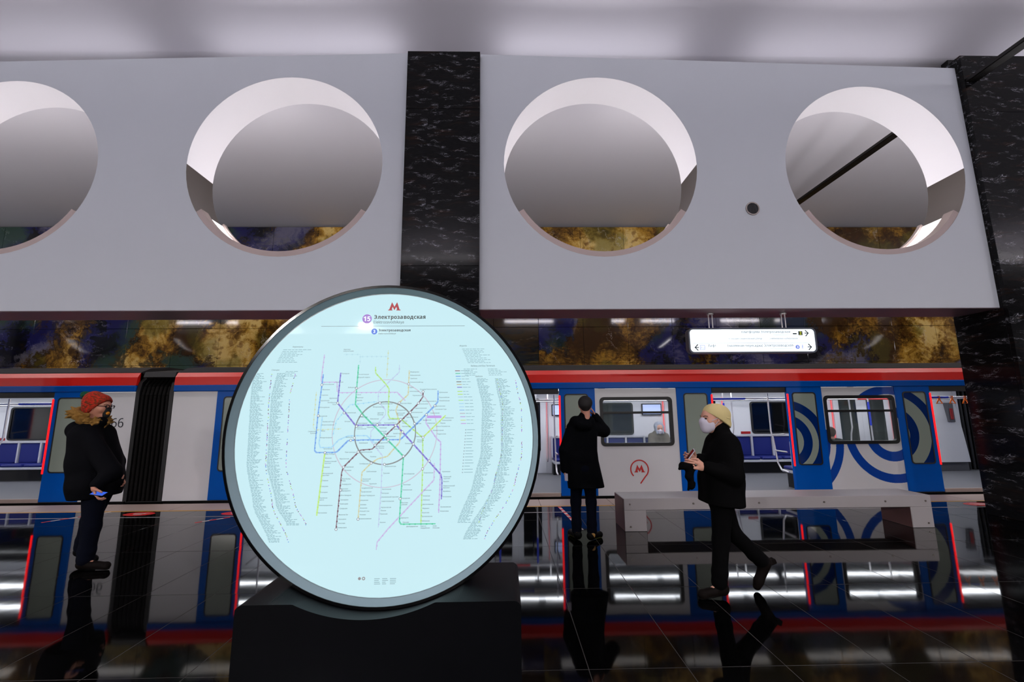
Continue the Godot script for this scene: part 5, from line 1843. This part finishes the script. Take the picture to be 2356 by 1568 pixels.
func man_in_hat() -> void:
	var o := person("man in a red knitted hat, glasses and dark fur-hooded parka walking beside the train bellows", Vector3(-4.42, 0, -5.06))
	var f := Vector3(1, -0.08, -0.12).normalized()
	var c := Vector3(-0.160, 1.700, 0.0)
	var j := {"neck": Vector3(-0.20, 1.51, 0), "chest": Vector3(-0.18, 1.32, 0), "hips": Vector3(-0.06, 0.86, 0),
		"sh_l": Vector3(-0.08, 1.37, 0.16), "el_l": Vector3(0.215, 0.995, 0.18), "wr_l": Vector3(0.215, 0.885, 0.32),
		"sh_r": Vector3(-0.18, 1.38, -0.17), "el_r": Vector3(-0.10, 1.06, -0.24), "wr_r": Vector3(0.02, 0.92, -0.16),
		"hip_l": Vector3(0.0, 0.79, 0.09), "kn_l": Vector3(0.02, 0.43, 0.09), "an_l": Vector3(0.0, 0.095, 0.09), "toe_l": Vector3(0.225, 0.045, 0.10),
		"hip_r": Vector3(-0.05, 0.79, -0.09), "kn_r": Vector3(-0.175, 0.45, -0.10), "an_r": Vector3(-0.235, 0.16, -0.12), "toe_r": Vector3(-0.10, 0.05, -0.12)}
	var hl := hand(j.wr_l + Vector3(0, -0.015, 0.02), Vector3(0.35, -0.75, 0.1).normalized(), Vector3(0.75, 0.4, -0.5).normalized(), Vector3(0.5, 0.3, 0.75).normalized(), 0.55)
	var hr := hand(j.wr_r, Vector3(0.6, -0.7, 0.1).normalized(), Vector3(0, 0.1, 1).normalized(), Vector3(0.7, 0.6, 0).normalized(), 0.5)
	part("body", frame(j, head(c, f), [hl, hr]), M.skin, o)
	eyes(o, c, f)
	trousers(o, j, M.jeans, 1.12)
	var b := Body.new()
	for z in [-0.08, 0.08]:
		b.bone(Vector3(-0.185, 1.37, z), Vector3(-0.125, 1.10, z), 0.150, 0.175, 0.05)
		b.bone(Vector3(-0.125, 1.10, z), Vector3(-0.075, 0.86, z * 1.1), 0.175, 0.180, 0.05)
		b.bone(Vector3(-0.075, 0.86, z * 1.1), Vector3(-0.06, 0.70, z), 0.180, 0.165, 0.05)
	b.bone(Vector3(-0.12, 1.38, 0.13), j.el_l + Vector3(0.02, 0, 0.0), 0.095, 0.095, 0.04)
	b.bone(j.el_l + Vector3(0.02, 0, 0), j.wr_l + Vector3(0.0, 0.015, -0.01), 0.092, 0.060, 0.03)
	b.bone(Vector3(-0.18, 1.38, -0.13), j.el_r, 0.095, 0.090, 0.04)
	b.bone(j.el_r, j.wr_r, 0.085, 0.060, 0.03)
	b.bone(Vector3(-0.31, 1.44, 0.05), Vector3(-0.32, 1.37, 0.0), 0.105, 0.080, 0.05)
	b.bone(Vector3(-0.12, 1.50, 0.02), Vector3(-0.08, 1.53, 0.03), 0.070, 0.055, 0.03)
	b.cuts.append([Vector3(0, 0.725, 0), Vector3(0.05, -1, 0)])
	part("parka", b.mesh(0.012), M.coat_navy, o)
	# fur round the hood, in tufts
	var fur := Body.new()
	var q := RandomNumberGenerator.new()
	q.seed = 5
	for i in 150:
		var a := TAU * q.randf()
		var p := Vector3(-0.225 + 0.135 * cos(a), 1.575 - 0.065 * cos(a), 0.115 * sin(a))
		var out := Vector3(cos(a), 0.5 * q.randfn() + 0.2, sin(a)).normalized()
		p += Vector3(q.randfn() * 0.012, q.randfn() * 0.022, q.randfn() * 0.012)
		fur.bone(p, p + out * q.randf_range(0.04, 0.075) + Vector3(-0.015, 0.0, 0), 0.026, 0.007, 0.008)
	part("fur_trim", fur.mesh(0.0075), M.fur_brown, o)
	var up := Vector3.UP
	var h := Body.new()
	h.bone(c - f * 0.045 + up * 0.035, c + f * 0.016 + up * 0.040, 0.112, 0.100, 0.03)
	h.lump(c - f * 0.060 + up * 0.082, 0.085, 0.04)
	h.bone(c - f * 0.07 - up * 0.04, c - f * 0.03 - up * 0.045, 0.085, 0.096, 0.03)
	h.cuts.append([c + f * 0.095 + up * 0.065, f * 0.70 - up * 0.71])
	part("knitted_hat", h.mesh(0.008), M.hat_red, o)
	var pm := Body.new()
	for i in 40:
		var d := Vector3(q.randfn(), q.randfn(), q.randfn()).normalized()
		var p := c + Vector3(-0.165, 0.125, 0)
		pm.bone(p, p + d * 0.042, 0.022, 0.010, 0.008)
	part("pompom", pm.mesh(0.007), M.hat_green, o)
	var m := Body.new()
	m.bone(c + f * 0.088 - up * 0.035, c + f * 0.082 - up * 0.092, 0.040, 0.036, 0.02)
	part("mask", m.mesh(0.006), M.mask_black, o)
	m = Body.new()
	m.lump(c + f * 0.112 - up * 0.068 + Vector3(0, 0, 0.016), 0.020, 0.01)
	part("mask_print", m.mesh(0.005), M.mask_yellow, o)
	var g := Geo.new()
	for s in [-1.0, 1.0]:
		g.ring(rrect(Vector2(0.036 * s, 0), 0.054, 0.036, 0.012), rrect(Vector2(0.036 * s, 0), 0.046, 0.028, 0.010), 0.112, 0.118, Transform3D(Basis(-f.cross(up).normalized(), up, f), c + up * 0.004))
		g.tube([c + f * 0.114 + up * 0.010 + Vector3(0, 0, 0.064 * s), c + up * 0.008 + Vector3(0, 0, 0.082 * s)], 0.0035, 6)
	part("glasses", g, M.black_gloss, o)
	shoe(o, j.an_l, j.toe_l, M.shoe_brown, M.rubber)
	shoe(o, j.an_r, j.toe_r, M.shoe_black, M.rubber)
	g = Geo.new()
	g.box(Vector3(-0.070, -0.034, -0.004), Vector3(0.070, 0.034, 0.004), 0.003)
	var ph := thing("phone", "phone with a glowing blue screen in the hand of the man in the red hat", "phone", o.position + Vector3(0.285, 0.815, 0.36))
	ph.rotation = Vector3(-1.15, 0.25, -0.30)
	part("case", g, M.black_gloss, ph)
	g = Geo.new()
	g.box(Vector3(-0.065, -0.030, 0.0041), Vector3(0.065, 0.030, 0.0046))
	part("lit_screen", g, M.phone_blue, ph)


func woman_walking() -> void:
	var o := person("woman in a cream knitted hat, white mask and black coat walking past the bench", Vector3(1.95, 0, -4.10))
	var f := Vector3(-1, -0.10, 0.12).normalized()
	var up := Vector3.UP
	var c := Vector3(0.01, 1.535, 0.0)
	var j := {"neck": Vector3(0.06, 1.37, 0), "chest": Vector3(0.07, 1.22, 0), "hips": Vector3(0.03, 0.84, 0),
		"sh_l": Vector3(0.07, 1.28, 0.15), "el_l": Vector3(0.055, 1.04, 0.21), "wr_l": Vector3(-0.190, 1.115, 0.20),
		"sh_r": Vector3(0.07, 1.28, -0.15), "el_r": Vector3(0.07, 1.04, -0.20), "wr_r": Vector3(-0.15, 1.155, -0.02),
		"hip_l": Vector3(0.0, 0.79, 0.07), "kn_l": Vector3(-0.04, 0.465, 0.07), "an_l": Vector3(-0.084, 0.11, 0.07), "toe_l": Vector3(-0.235, 0.042, 0.08),
		"hip_r": Vector3(0.04, 0.79, -0.07), "kn_r": Vector3(0.135, 0.50, -0.06), "an_r": Vector3(0.385, 0.245, -0.06), "toe_r": Vector3(0.335, 0.055, -0.06)}
	var hl := hand(j.wr_l + Vector3(-0.015, 0.0, 0), Vector3(-0.92, 0.25, -0.05).normalized(), Vector3(-0.1, -0.25, -0.95).normalized(), Vector3(0.25, 0.93, -0.2).normalized(), 0.62)
	var hr := hand(j.wr_r + Vector3(-0.01, 0, 0), Vector3(-0.95, 0.2, 0.1).normalized(), Vector3(0, 0.2, 0.95).normalized(), Vector3(0.2, 0.95, 0).normalized(), 0.55)
	part("body", frame(j, head(c, f), [hl, hr]), M.skin_pale, o)
	eyes(o, c, f)
	trousers(o, j, M.trousers_black, 0.98)
	var b := Body.new()
	for z in [-0.06, 0.06]:
		b.bone(Vector3(0.078, 1.31, z), Vector3(0.068, 1.20, z), 0.105, 0.140, 0.04)
		b.bone(Vector3(0.068, 1.20, z), Vector3(0.035, 0.98, z), 0.140, 0.165, 0.04)
		b.bone(Vector3(0.035, 0.98, z), Vector3(0.022, 0.74, z), 0.165, 0.172, 0.04)
	b.bone(Vector3(0.075, 1.29, 0.12), j.el_l, 0.098, 0.082, 0.04)
	b.bone(j.el_l, j.wr_l + Vector3(0.025, -0.005, 0), 0.078, 0.056, 0.03)
	b.bone(Vector3(0.075, 1.29, -0.12), j.el_r, 0.098, 0.082, 0.04)
	b.bone(j.el_r, j.wr_r + Vector3(0.02, 0, 0), 0.078, 0.056, 0.03)
	b.cuts.append([Vector3(0, 0.772, 0), Vector3(-0.08, -1, 0)])
	b.bone(Vector3(0.075, 1.36, 0), Vector3(0.065, 1.435, 0), 0.095, 0.082, 0.03)
	part("coat", b.mesh(0.011), M.coat_black, o)
	var h := Body.new()
	h.bone(Vector3(0.058, 1.566, 0), Vector3(0.012, 1.575, 0), 0.100, 0.092, 0.03)
	h.bone(Vector3(0.055, 1.560, 0), Vector3(0.105, 1.562, 0), 0.096, 0.066, 0.03)
	h.bone(Vector3(0.045, 1.50, 0), Vector3(0.09, 1.48, 0), 0.092, 0.080, 0.03)
	h.cuts.append([Vector3(-0.085, 1.602, 0), Vector3(-0.565, -0.825, 0)])
	var hat := part("knitted_hat", h.mesh(0.007), M.hat_cream, o)
	var fold := Geo.new()
	for k in [[0.0, 0.082], [0.028, 0.074]]:
		var path := []
		for i in 7:
			var t := i / 6.0
			path.append(Vector3(lerpf(0.03, 0.135, t), lerpf(1.60, 1.53, t) + k[0] - 0.02 * sin(PI * t), k[1] + 0.016 * sin(PI * t) - 0.016 * t))
		fold.tube(path, 0.006, 8)
	part("fold", fold, M.hat_cream, hat)
	var m := Body.new()
	m.bone(c + f * 0.098 - up * 0.024, c + f * 0.080 - up * 0.088, 0.026, 0.030, 0.04)
	for q in [-1.0, 1.0]:
		m.bone(c + f * 0.085 - up * 0.030, c + f * 0.045 - up * 0.045 + Vector3(0, 0, 0.055 * q), 0.030, 0.020, 0.05)
		m.bone(c + f * 0.075 - up * 0.085, c + f * 0.040 - up * 0.085 + Vector3(0, 0, 0.042 * q), 0.028, 0.020, 0.05)
	var mask := part("mask", m.mesh(0.005), M.mask_white, o)
	var g := Geo.new()
	g.tube([c + f * 0.05 - up * 0.02 + Vector3(0, 0, 0.072), c - f * 0.0 + up * 0.0 + Vector3(0, 0, 0.092)], 0.003, 6)
	g.tube([c + f * 0.045 - up * 0.085 + Vector3(0, 0, 0.06), c - f * 0.005 - up * 0.03 + Vector3(0, 0, 0.090)], 0.003, 6)
	part("ear_loop", g, M.mask_white, mask)
	shoe(o, j.an_l, j.toe_l, M.shoe_brown, M.rubber, true)
	# the boot that is pushing off, heel in the air
	var s := Body.new()
	s.bone(j.an_r + Vector3(-0.03, 0.05, 0), j.an_r, 0.058, 0.055, 0.03)
	s.bone(j.an_r + Vector3(0.03, 0.0, 0), j.toe_r + Vector3(0, 0.03, 0), 0.050, 0.040, 0.03)
	s.bone(j.toe_r + Vector3(0, 0.03, 0), j.toe_r + Vector3(-0.02, -0.012, 0), 0.040, 0.034, 0.02)
	var boot := part("shoe", s.mesh(0.008), M.shoe_brown, o)
	g = Geo.new()
	g.box(Vector3(-0.03, -0.022, -0.03), Vector3(0.03, 0.022, 0.03), 0.006, Transform3D(Basis(Vector3(0, 0, 1), 0.35), j.an_r + Vector3(0.085, 0.005, 0)))
	part("heel", g, M.shoe_brown, boot)
	# what she holds
	var ph := thing("phone", "pale phone held up in the hands of the woman in the cream hat", "phone", o.position + Vector3(-0.285, 1.20, 0.11))
	ph.rotation = Vector3(0.2, -0.25, 0.95)
	g = Geo.new()
	g.box(Vector3(-0.055, -0.004, -0.034), Vector3(0.075, 0.004, 0.034), 0.003)
	part("case", g, M.mask_white, ph)
	g = Geo.new()
	g.box(Vector3(-0.05, 0.0041, -0.030), Vector3(0.07, 0.0046, 0.030))
	part("screen", g, M.dark_glass, ph)
	var gl := Body.new()
	var w := Vector3(-0.285, 1.11, 0.17)
	gl.bone(w, w + Vector3(-0.09, 0.015, 0.0), 0.030, 0.034, 0.02)
	gl.bone(w + Vector3(-0.09, 0.015, 0), w + Vector3(-0.125, -0.01, 0.01), 0.030, 0.012, 0.01)
	gl.bone(w + Vector3(-0.02, 0, 0), w + Vector3(-0.055, -0.075, 0.02), 0.034, 0.030, 0.02)
	gl.bone(w + Vector3(-0.03, -0.02, 0), w + Vector3(-0.035, -0.16, 0.02), 0.030, 0.026, 0.02)
	for i in 3: gl.bone(w + Vector3(-0.05 + 0.022 * i, -0.13, 0.02), w + Vector3(-0.062 + 0.026 * i, -0.185 + 0.012 * i, 0.02), 0.013, 0.010, 0.006)
	top("gloves", gl.mesh(0.007), M.coat_black, "pair of black gloves bunched in the hand of the woman in the cream hat", "gloves").position = o.position


func man_in_coat() -> void:
	var o := person("man in a long dark hooded coat seen from behind, hand at his ear", Vector3(0.98, 0, -5.82))
	var f := Vector3(0.12, -0.04, -1).normalized()
	var up := Vector3.UP
	var c := Vector3(0.10, 1.685, 0.0)
	var j := {"neck": Vector3(0.08, 1.49, 0.01), "chest": Vector3(0.05, 1.31, 0), "hips": Vector3(0.05, 0.88, 0),
		"sh_l": Vector3(-0.11, 1.38, 0), "el_l": Vector3(-0.19, 1.10, 0.02), "wr_l": Vector3(-0.195, 0.88, 0.0),
		"sh_r": Vector3(0.21, 1.38, 0), "el_r": Vector3(0.365, 1.335, -0.12), "wr_r": Vector3(0.245, 1.525, -0.06),
		"hip_l": Vector3(-0.03, 0.80, 0), "kn_l": Vector3(-0.06, 0.45, -0.01), "an_l": Vector3(-0.06, 0.095, 0.0), "toe_l": Vector3(-0.11, 0.045, -0.16),
		"hip_r": Vector3(0.12, 0.80, 0), "kn_r": Vector3(0.13, 0.45, 0.03), "an_r": Vector3(0.122, 0.095, 0.06), "toe_r": Vector3(0.235, 0.045, -0.04)}
	var hr := hand(j.wr_r, Vector3(-0.35, 0.9, 0.05).normalized(), Vector3(-0.85, -0.35, 0.2).normalized(), Vector3(0.1, 0.1, -0.98).normalized(), 0.45)
	var hl := hand(j.wr_l, Vector3(0, -1, 0), Vector3(1, 0, 0), Vector3(0, 0, -1), 0.5)
	part("body", frame(j, head(c, f), [hl, hr]), M.skin, o)
	eyes(o, c, f)
	trousers(o, j, M.jeans, 0.92)
	var hair := Body.new()
	hair.bone(c - f * 0.034 + up * 0.024, c + f * 0.012 + up * 0.038, 0.094, 0.083, 0.03)
	hair.bone(c - f * 0.052 - up * 0.02, c - f * 0.048 - up * 0.062, 0.066, 0.052, 0.03)
	part("hair", hair.mesh(0.006), M.hair_dark, o)
	var b := Body.new()
	for x in [-0.09, 0.0, 0.09]:
		b.bone(Vector3(0.05 + x, 1.36, 0), Vector3(0.025 + x, 1.02, 0), 0.108, 0.120, 0.03)
		b.bone(Vector3(0.025 + x, 1.02, 0), Vector3(0.085 + x * 1.25, 0.58, 0.0), 0.122, 0.126, 0.03)
	b.bone(Vector3(-0.02, 1.02, 0), Vector3(0.07, 1.02, 0), 0.122, 0.122, 0.03)
	b.bone(Vector3(0.03, 0.60, 0), Vector3(0.14, 0.60, 0), 0.125, 0.125, 0.03)
	b.bone(Vector3(-0.07, 1.38, 0), j.el_l, 0.088, 0.074, 0.03)
	b.bone(j.el_l, j.wr_l + Vector3(0, -0.02, 0), 0.074, 0.055, 0.02)
	b.bone(Vector3(0.17, 1.38, 0), j.el_r, 0.092, 0.082, 0.03)
	b.bone(j.el_r, j.wr_r, 0.080, 0.054, 0.02)
	b.bone(Vector3(-0.04, 1.46, 0.04), Vector3(0.15, 1.465, 0.04), 0.082, 0.068, 0.03)
	b.bone(Vector3(0.0, 1.43, 0.11), Vector3(0.09, 1.42, 0.11), 0.070, 0.065, 0.04)
	b.lump(Vector3(0.08, 1.53, 0.03), 0.072, 0.03)
	b.cuts.append([Vector3(0, 0.628, 0), Vector3(0.02, -1, 0)])
	var coat := part("coat", b.mesh(0.012), M.coat_far, o)
	# stitched quilting lines round the lower coat
	var g := Geo.new()
	for y in [0.72, 0.80, 0.88, 0.97]:
		var path := []
		for i in 13:
			var a := PI * i / 12.0
			path.append(Vector3(lerpf(0.085, 0.03, (y - 0.62) / 0.4) - cos(a) * lerpf(0.235, 0.205, (y - 0.62) / 0.4), y, sin(a) * 0.122))
		g.tube(path, 0.004, 6)
	part("quilting", g, M.coat_black, coat)
	for s in ["l", "r"]:
		shoe(o, j["an_" + s], j["toe_" + s], M.shoe_black, M.sole_olive)
		g = Geo.new()
		var an: Vector3 = j["an_" + s]
		g.ball(an + Vector3(0.0, -0.018, 0.035), Vector3(0.034, 0.05, 0.030), 12, 8)
		part("heel_patch", g, M.shoe_tan, o)
	var ph := thing("paper_cup", "small white object in the lowered hand of the man in the long coat", "cup", o.position + Vector3(-0.175, 0.765, 0.02))
	g = Geo.new()
	g.tube([Vector3(0, -0.045, 0), Vector3(0, 0.045, 0)], 0.024, 16, 0.030)
	part("cup", g, M.mask_white, ph)


func passengers() -> void:
	# seated in the middle car, facing the platform
	var o := person("seated passenger in a pale hood and white mask behind the train window", Vector3(3.74, 0, -10.60))
	var f := Vector3(-0.10, -0.28, 1).normalized()
	var up := Vector3.UP
	var c := Vector3(0.0, 1.175, 0.0)
	var j := {"neck": Vector3(0, 1.04, -0.05), "chest": Vector3(0, 0.90, -0.07), "hips": Vector3(0, 0.60, -0.10),
		"sh_l": Vector3(0.17, 0.97, -0.07), "el_l": Vector3(0.22, 0.74, 0.02), "wr_l": Vector3(0.08, 0.70, 0.20),
		"sh_r": Vector3(-0.17, 0.97, -0.07), "el_r": Vector3(-0.22, 0.74, 0.02), "wr_r": Vector3(-0.08, 0.70, 0.20),
		"hip_l": Vector3(0.09, 0.58, -0.06), "kn_l": Vector3(0.10, 0.585, 0.34), "an_l": Vector3(0.10, 0.19, 0.36), "toe_l": Vector3(0.11, 0.135, 0.52),
		"hip_r": Vector3(-0.09, 0.58, -0.06), "kn_r": Vector3(-0.10, 0.585, 0.34), "an_r": Vector3(-0.10, 0.19, 0.36), "toe_r": Vector3(-0.11, 0.135, 0.52)}
	var hl := hand(j.wr_l, Vector3(-0.5, 0, 0.8).normalized(), Vector3(-0.6, 0.5, -0.3).normalized(), Vector3(0, 1, 0.1).normalized(), 0.6)
	var hr := hand(j.wr_r, Vector3(0.5, 0, 0.8).normalized(), Vector3(0.6, 0.5, -0.3).normalized(), Vector3(0, 1, 0.1).normalized(), 0.6)
	part("body", frame(j, head(c, f), [hl, hr]), M.skin_pale, o)
	eyes(o, c, f)
	trousers(o, j, M.jeans, 0.85)
	var b := Body.new()
	for x in [-0.08, 0.08]: b.bone(Vector3(x, 0.94, -0.07), Vector3(x, 0.62, -0.08), 0.125, 0.14, 0.05)
	for s in ["l", "r"]:
		b.bone(j["sh_" + s], j["el_" + s], 0.085, 0.078, 0.04)
		b.bone(j["el_" + s], j["wr_" + s], 0.076, 0.055, 0.03)
	b.bone(Vector3(-0.07, 1.05, -0.03), Vector3(0.07, 1.05, -0.03), 0.075, 0.075, 0.04)
	part("coat", b.mesh(0.014), M.coat_beige, o)
	var h := Body.new()
	h.bone(c - f * 0.045 + up * 0.02, c - f * 0.03 - up * 0.06, 0.118, 0.105, 0.03)
	h.bone(c + f * 0.01 + up * 0.085, c - f * 0.02 + up * 0.05, 0.055, 0.10, 0.03)
	for s in [-1.0, 1.0]: h.bone(c + Vector3(0.085 * s, 0.03, 0.02), c + Vector3(0.06 * s, -0.12, 0.05), 0.030, 0.032, 0.03)
	part("hood", h.mesh(0.009), M.hood_grey, o)
	var m := Body.new()
	m.bone(c + f * 0.098 - up * 0.038, c + f * 0.085 - up * 0.085, 0.036, 0.034, 0.02)
	m.bone(c + f * 0.06 - up * 0.05 + Vector3(0.045, 0, 0), c + f * 0.06 - up * 0.05 - Vector3(0.045, 0, 0), 0.028, 0.028, 0.02)
	part("mask", m.mesh(0.006), M.mask_white, o)
	for s in ["l", "r"]: shoe(o, j["an_" + s], j["toe_" + s], M.shoe_black, M.rubber)
	# sitting with the back to the platform, only hair and shoulders over the seat
	var p := person("passenger with brown hair seated with back to the ring-patterned window", Vector3(6.64, 0, -8.94))
	f = Vector3(0, -0.1, -1).normalized()
	c = Vector3(0.0, 1.12, 0.0)
	for k in j.keys(): j[k] = Vector3(-j[k].x, j[k].y - 0.05, -j[k].z)
	hl = hand(j.wr_l, Vector3(0.5, 0, -0.8).normalized(), Vector3(0.6, 0.5, 0.3).normalized(), Vector3(0, 1, -0.1).normalized(), 0.6)
	hr = hand(j.wr_r, Vector3(-0.5, 0, -0.8).normalized(), Vector3(-0.6, 0.5, 0.3).normalized(), Vector3(0, 1, -0.1).normalized(), 0.6)
	part("body", frame(j, head(c, f), [hl, hr]), M.skin, p)
	eyes(p, c, f)
	trousers(p, j, M.jeans, 0.85)
	b = Body.new()
	for x in [-0.08, 0.08]: b.bone(Vector3(x, 0.90, 0.07), Vector3(x, 0.62, 0.08), 0.115, 0.13, 0.05)
	for s in ["l", "r"]:
		b.bone(j["sh_" + s], j["el_" + s], 0.080, 0.075, 0.04)
		b.bone(j["el_" + s], j["wr_" + s], 0.072, 0.052, 0.03)
	part("coat", b.mesh(0.016), M.coat_navy, p)
	h = Body.new()
	h.bone(c - f * 0.034 + up * 0.022, c + f * 0.015 + up * 0.040, 0.097, 0.085, 0.03)
	h.bone(c - f * 0.05 - up * 0.02, c - f * 0.045 - up * 0.07, 0.068, 0.055, 0.03)
	part("hair", h.mesh(0.008), surf("hair_brown", Color(0.30, 0.15, 0.08), 0.7), p)
	for s in ["l", "r"]: shoe(p, j["an_" + s], j["toe_" + s], M.shoe_black, M.rubber)
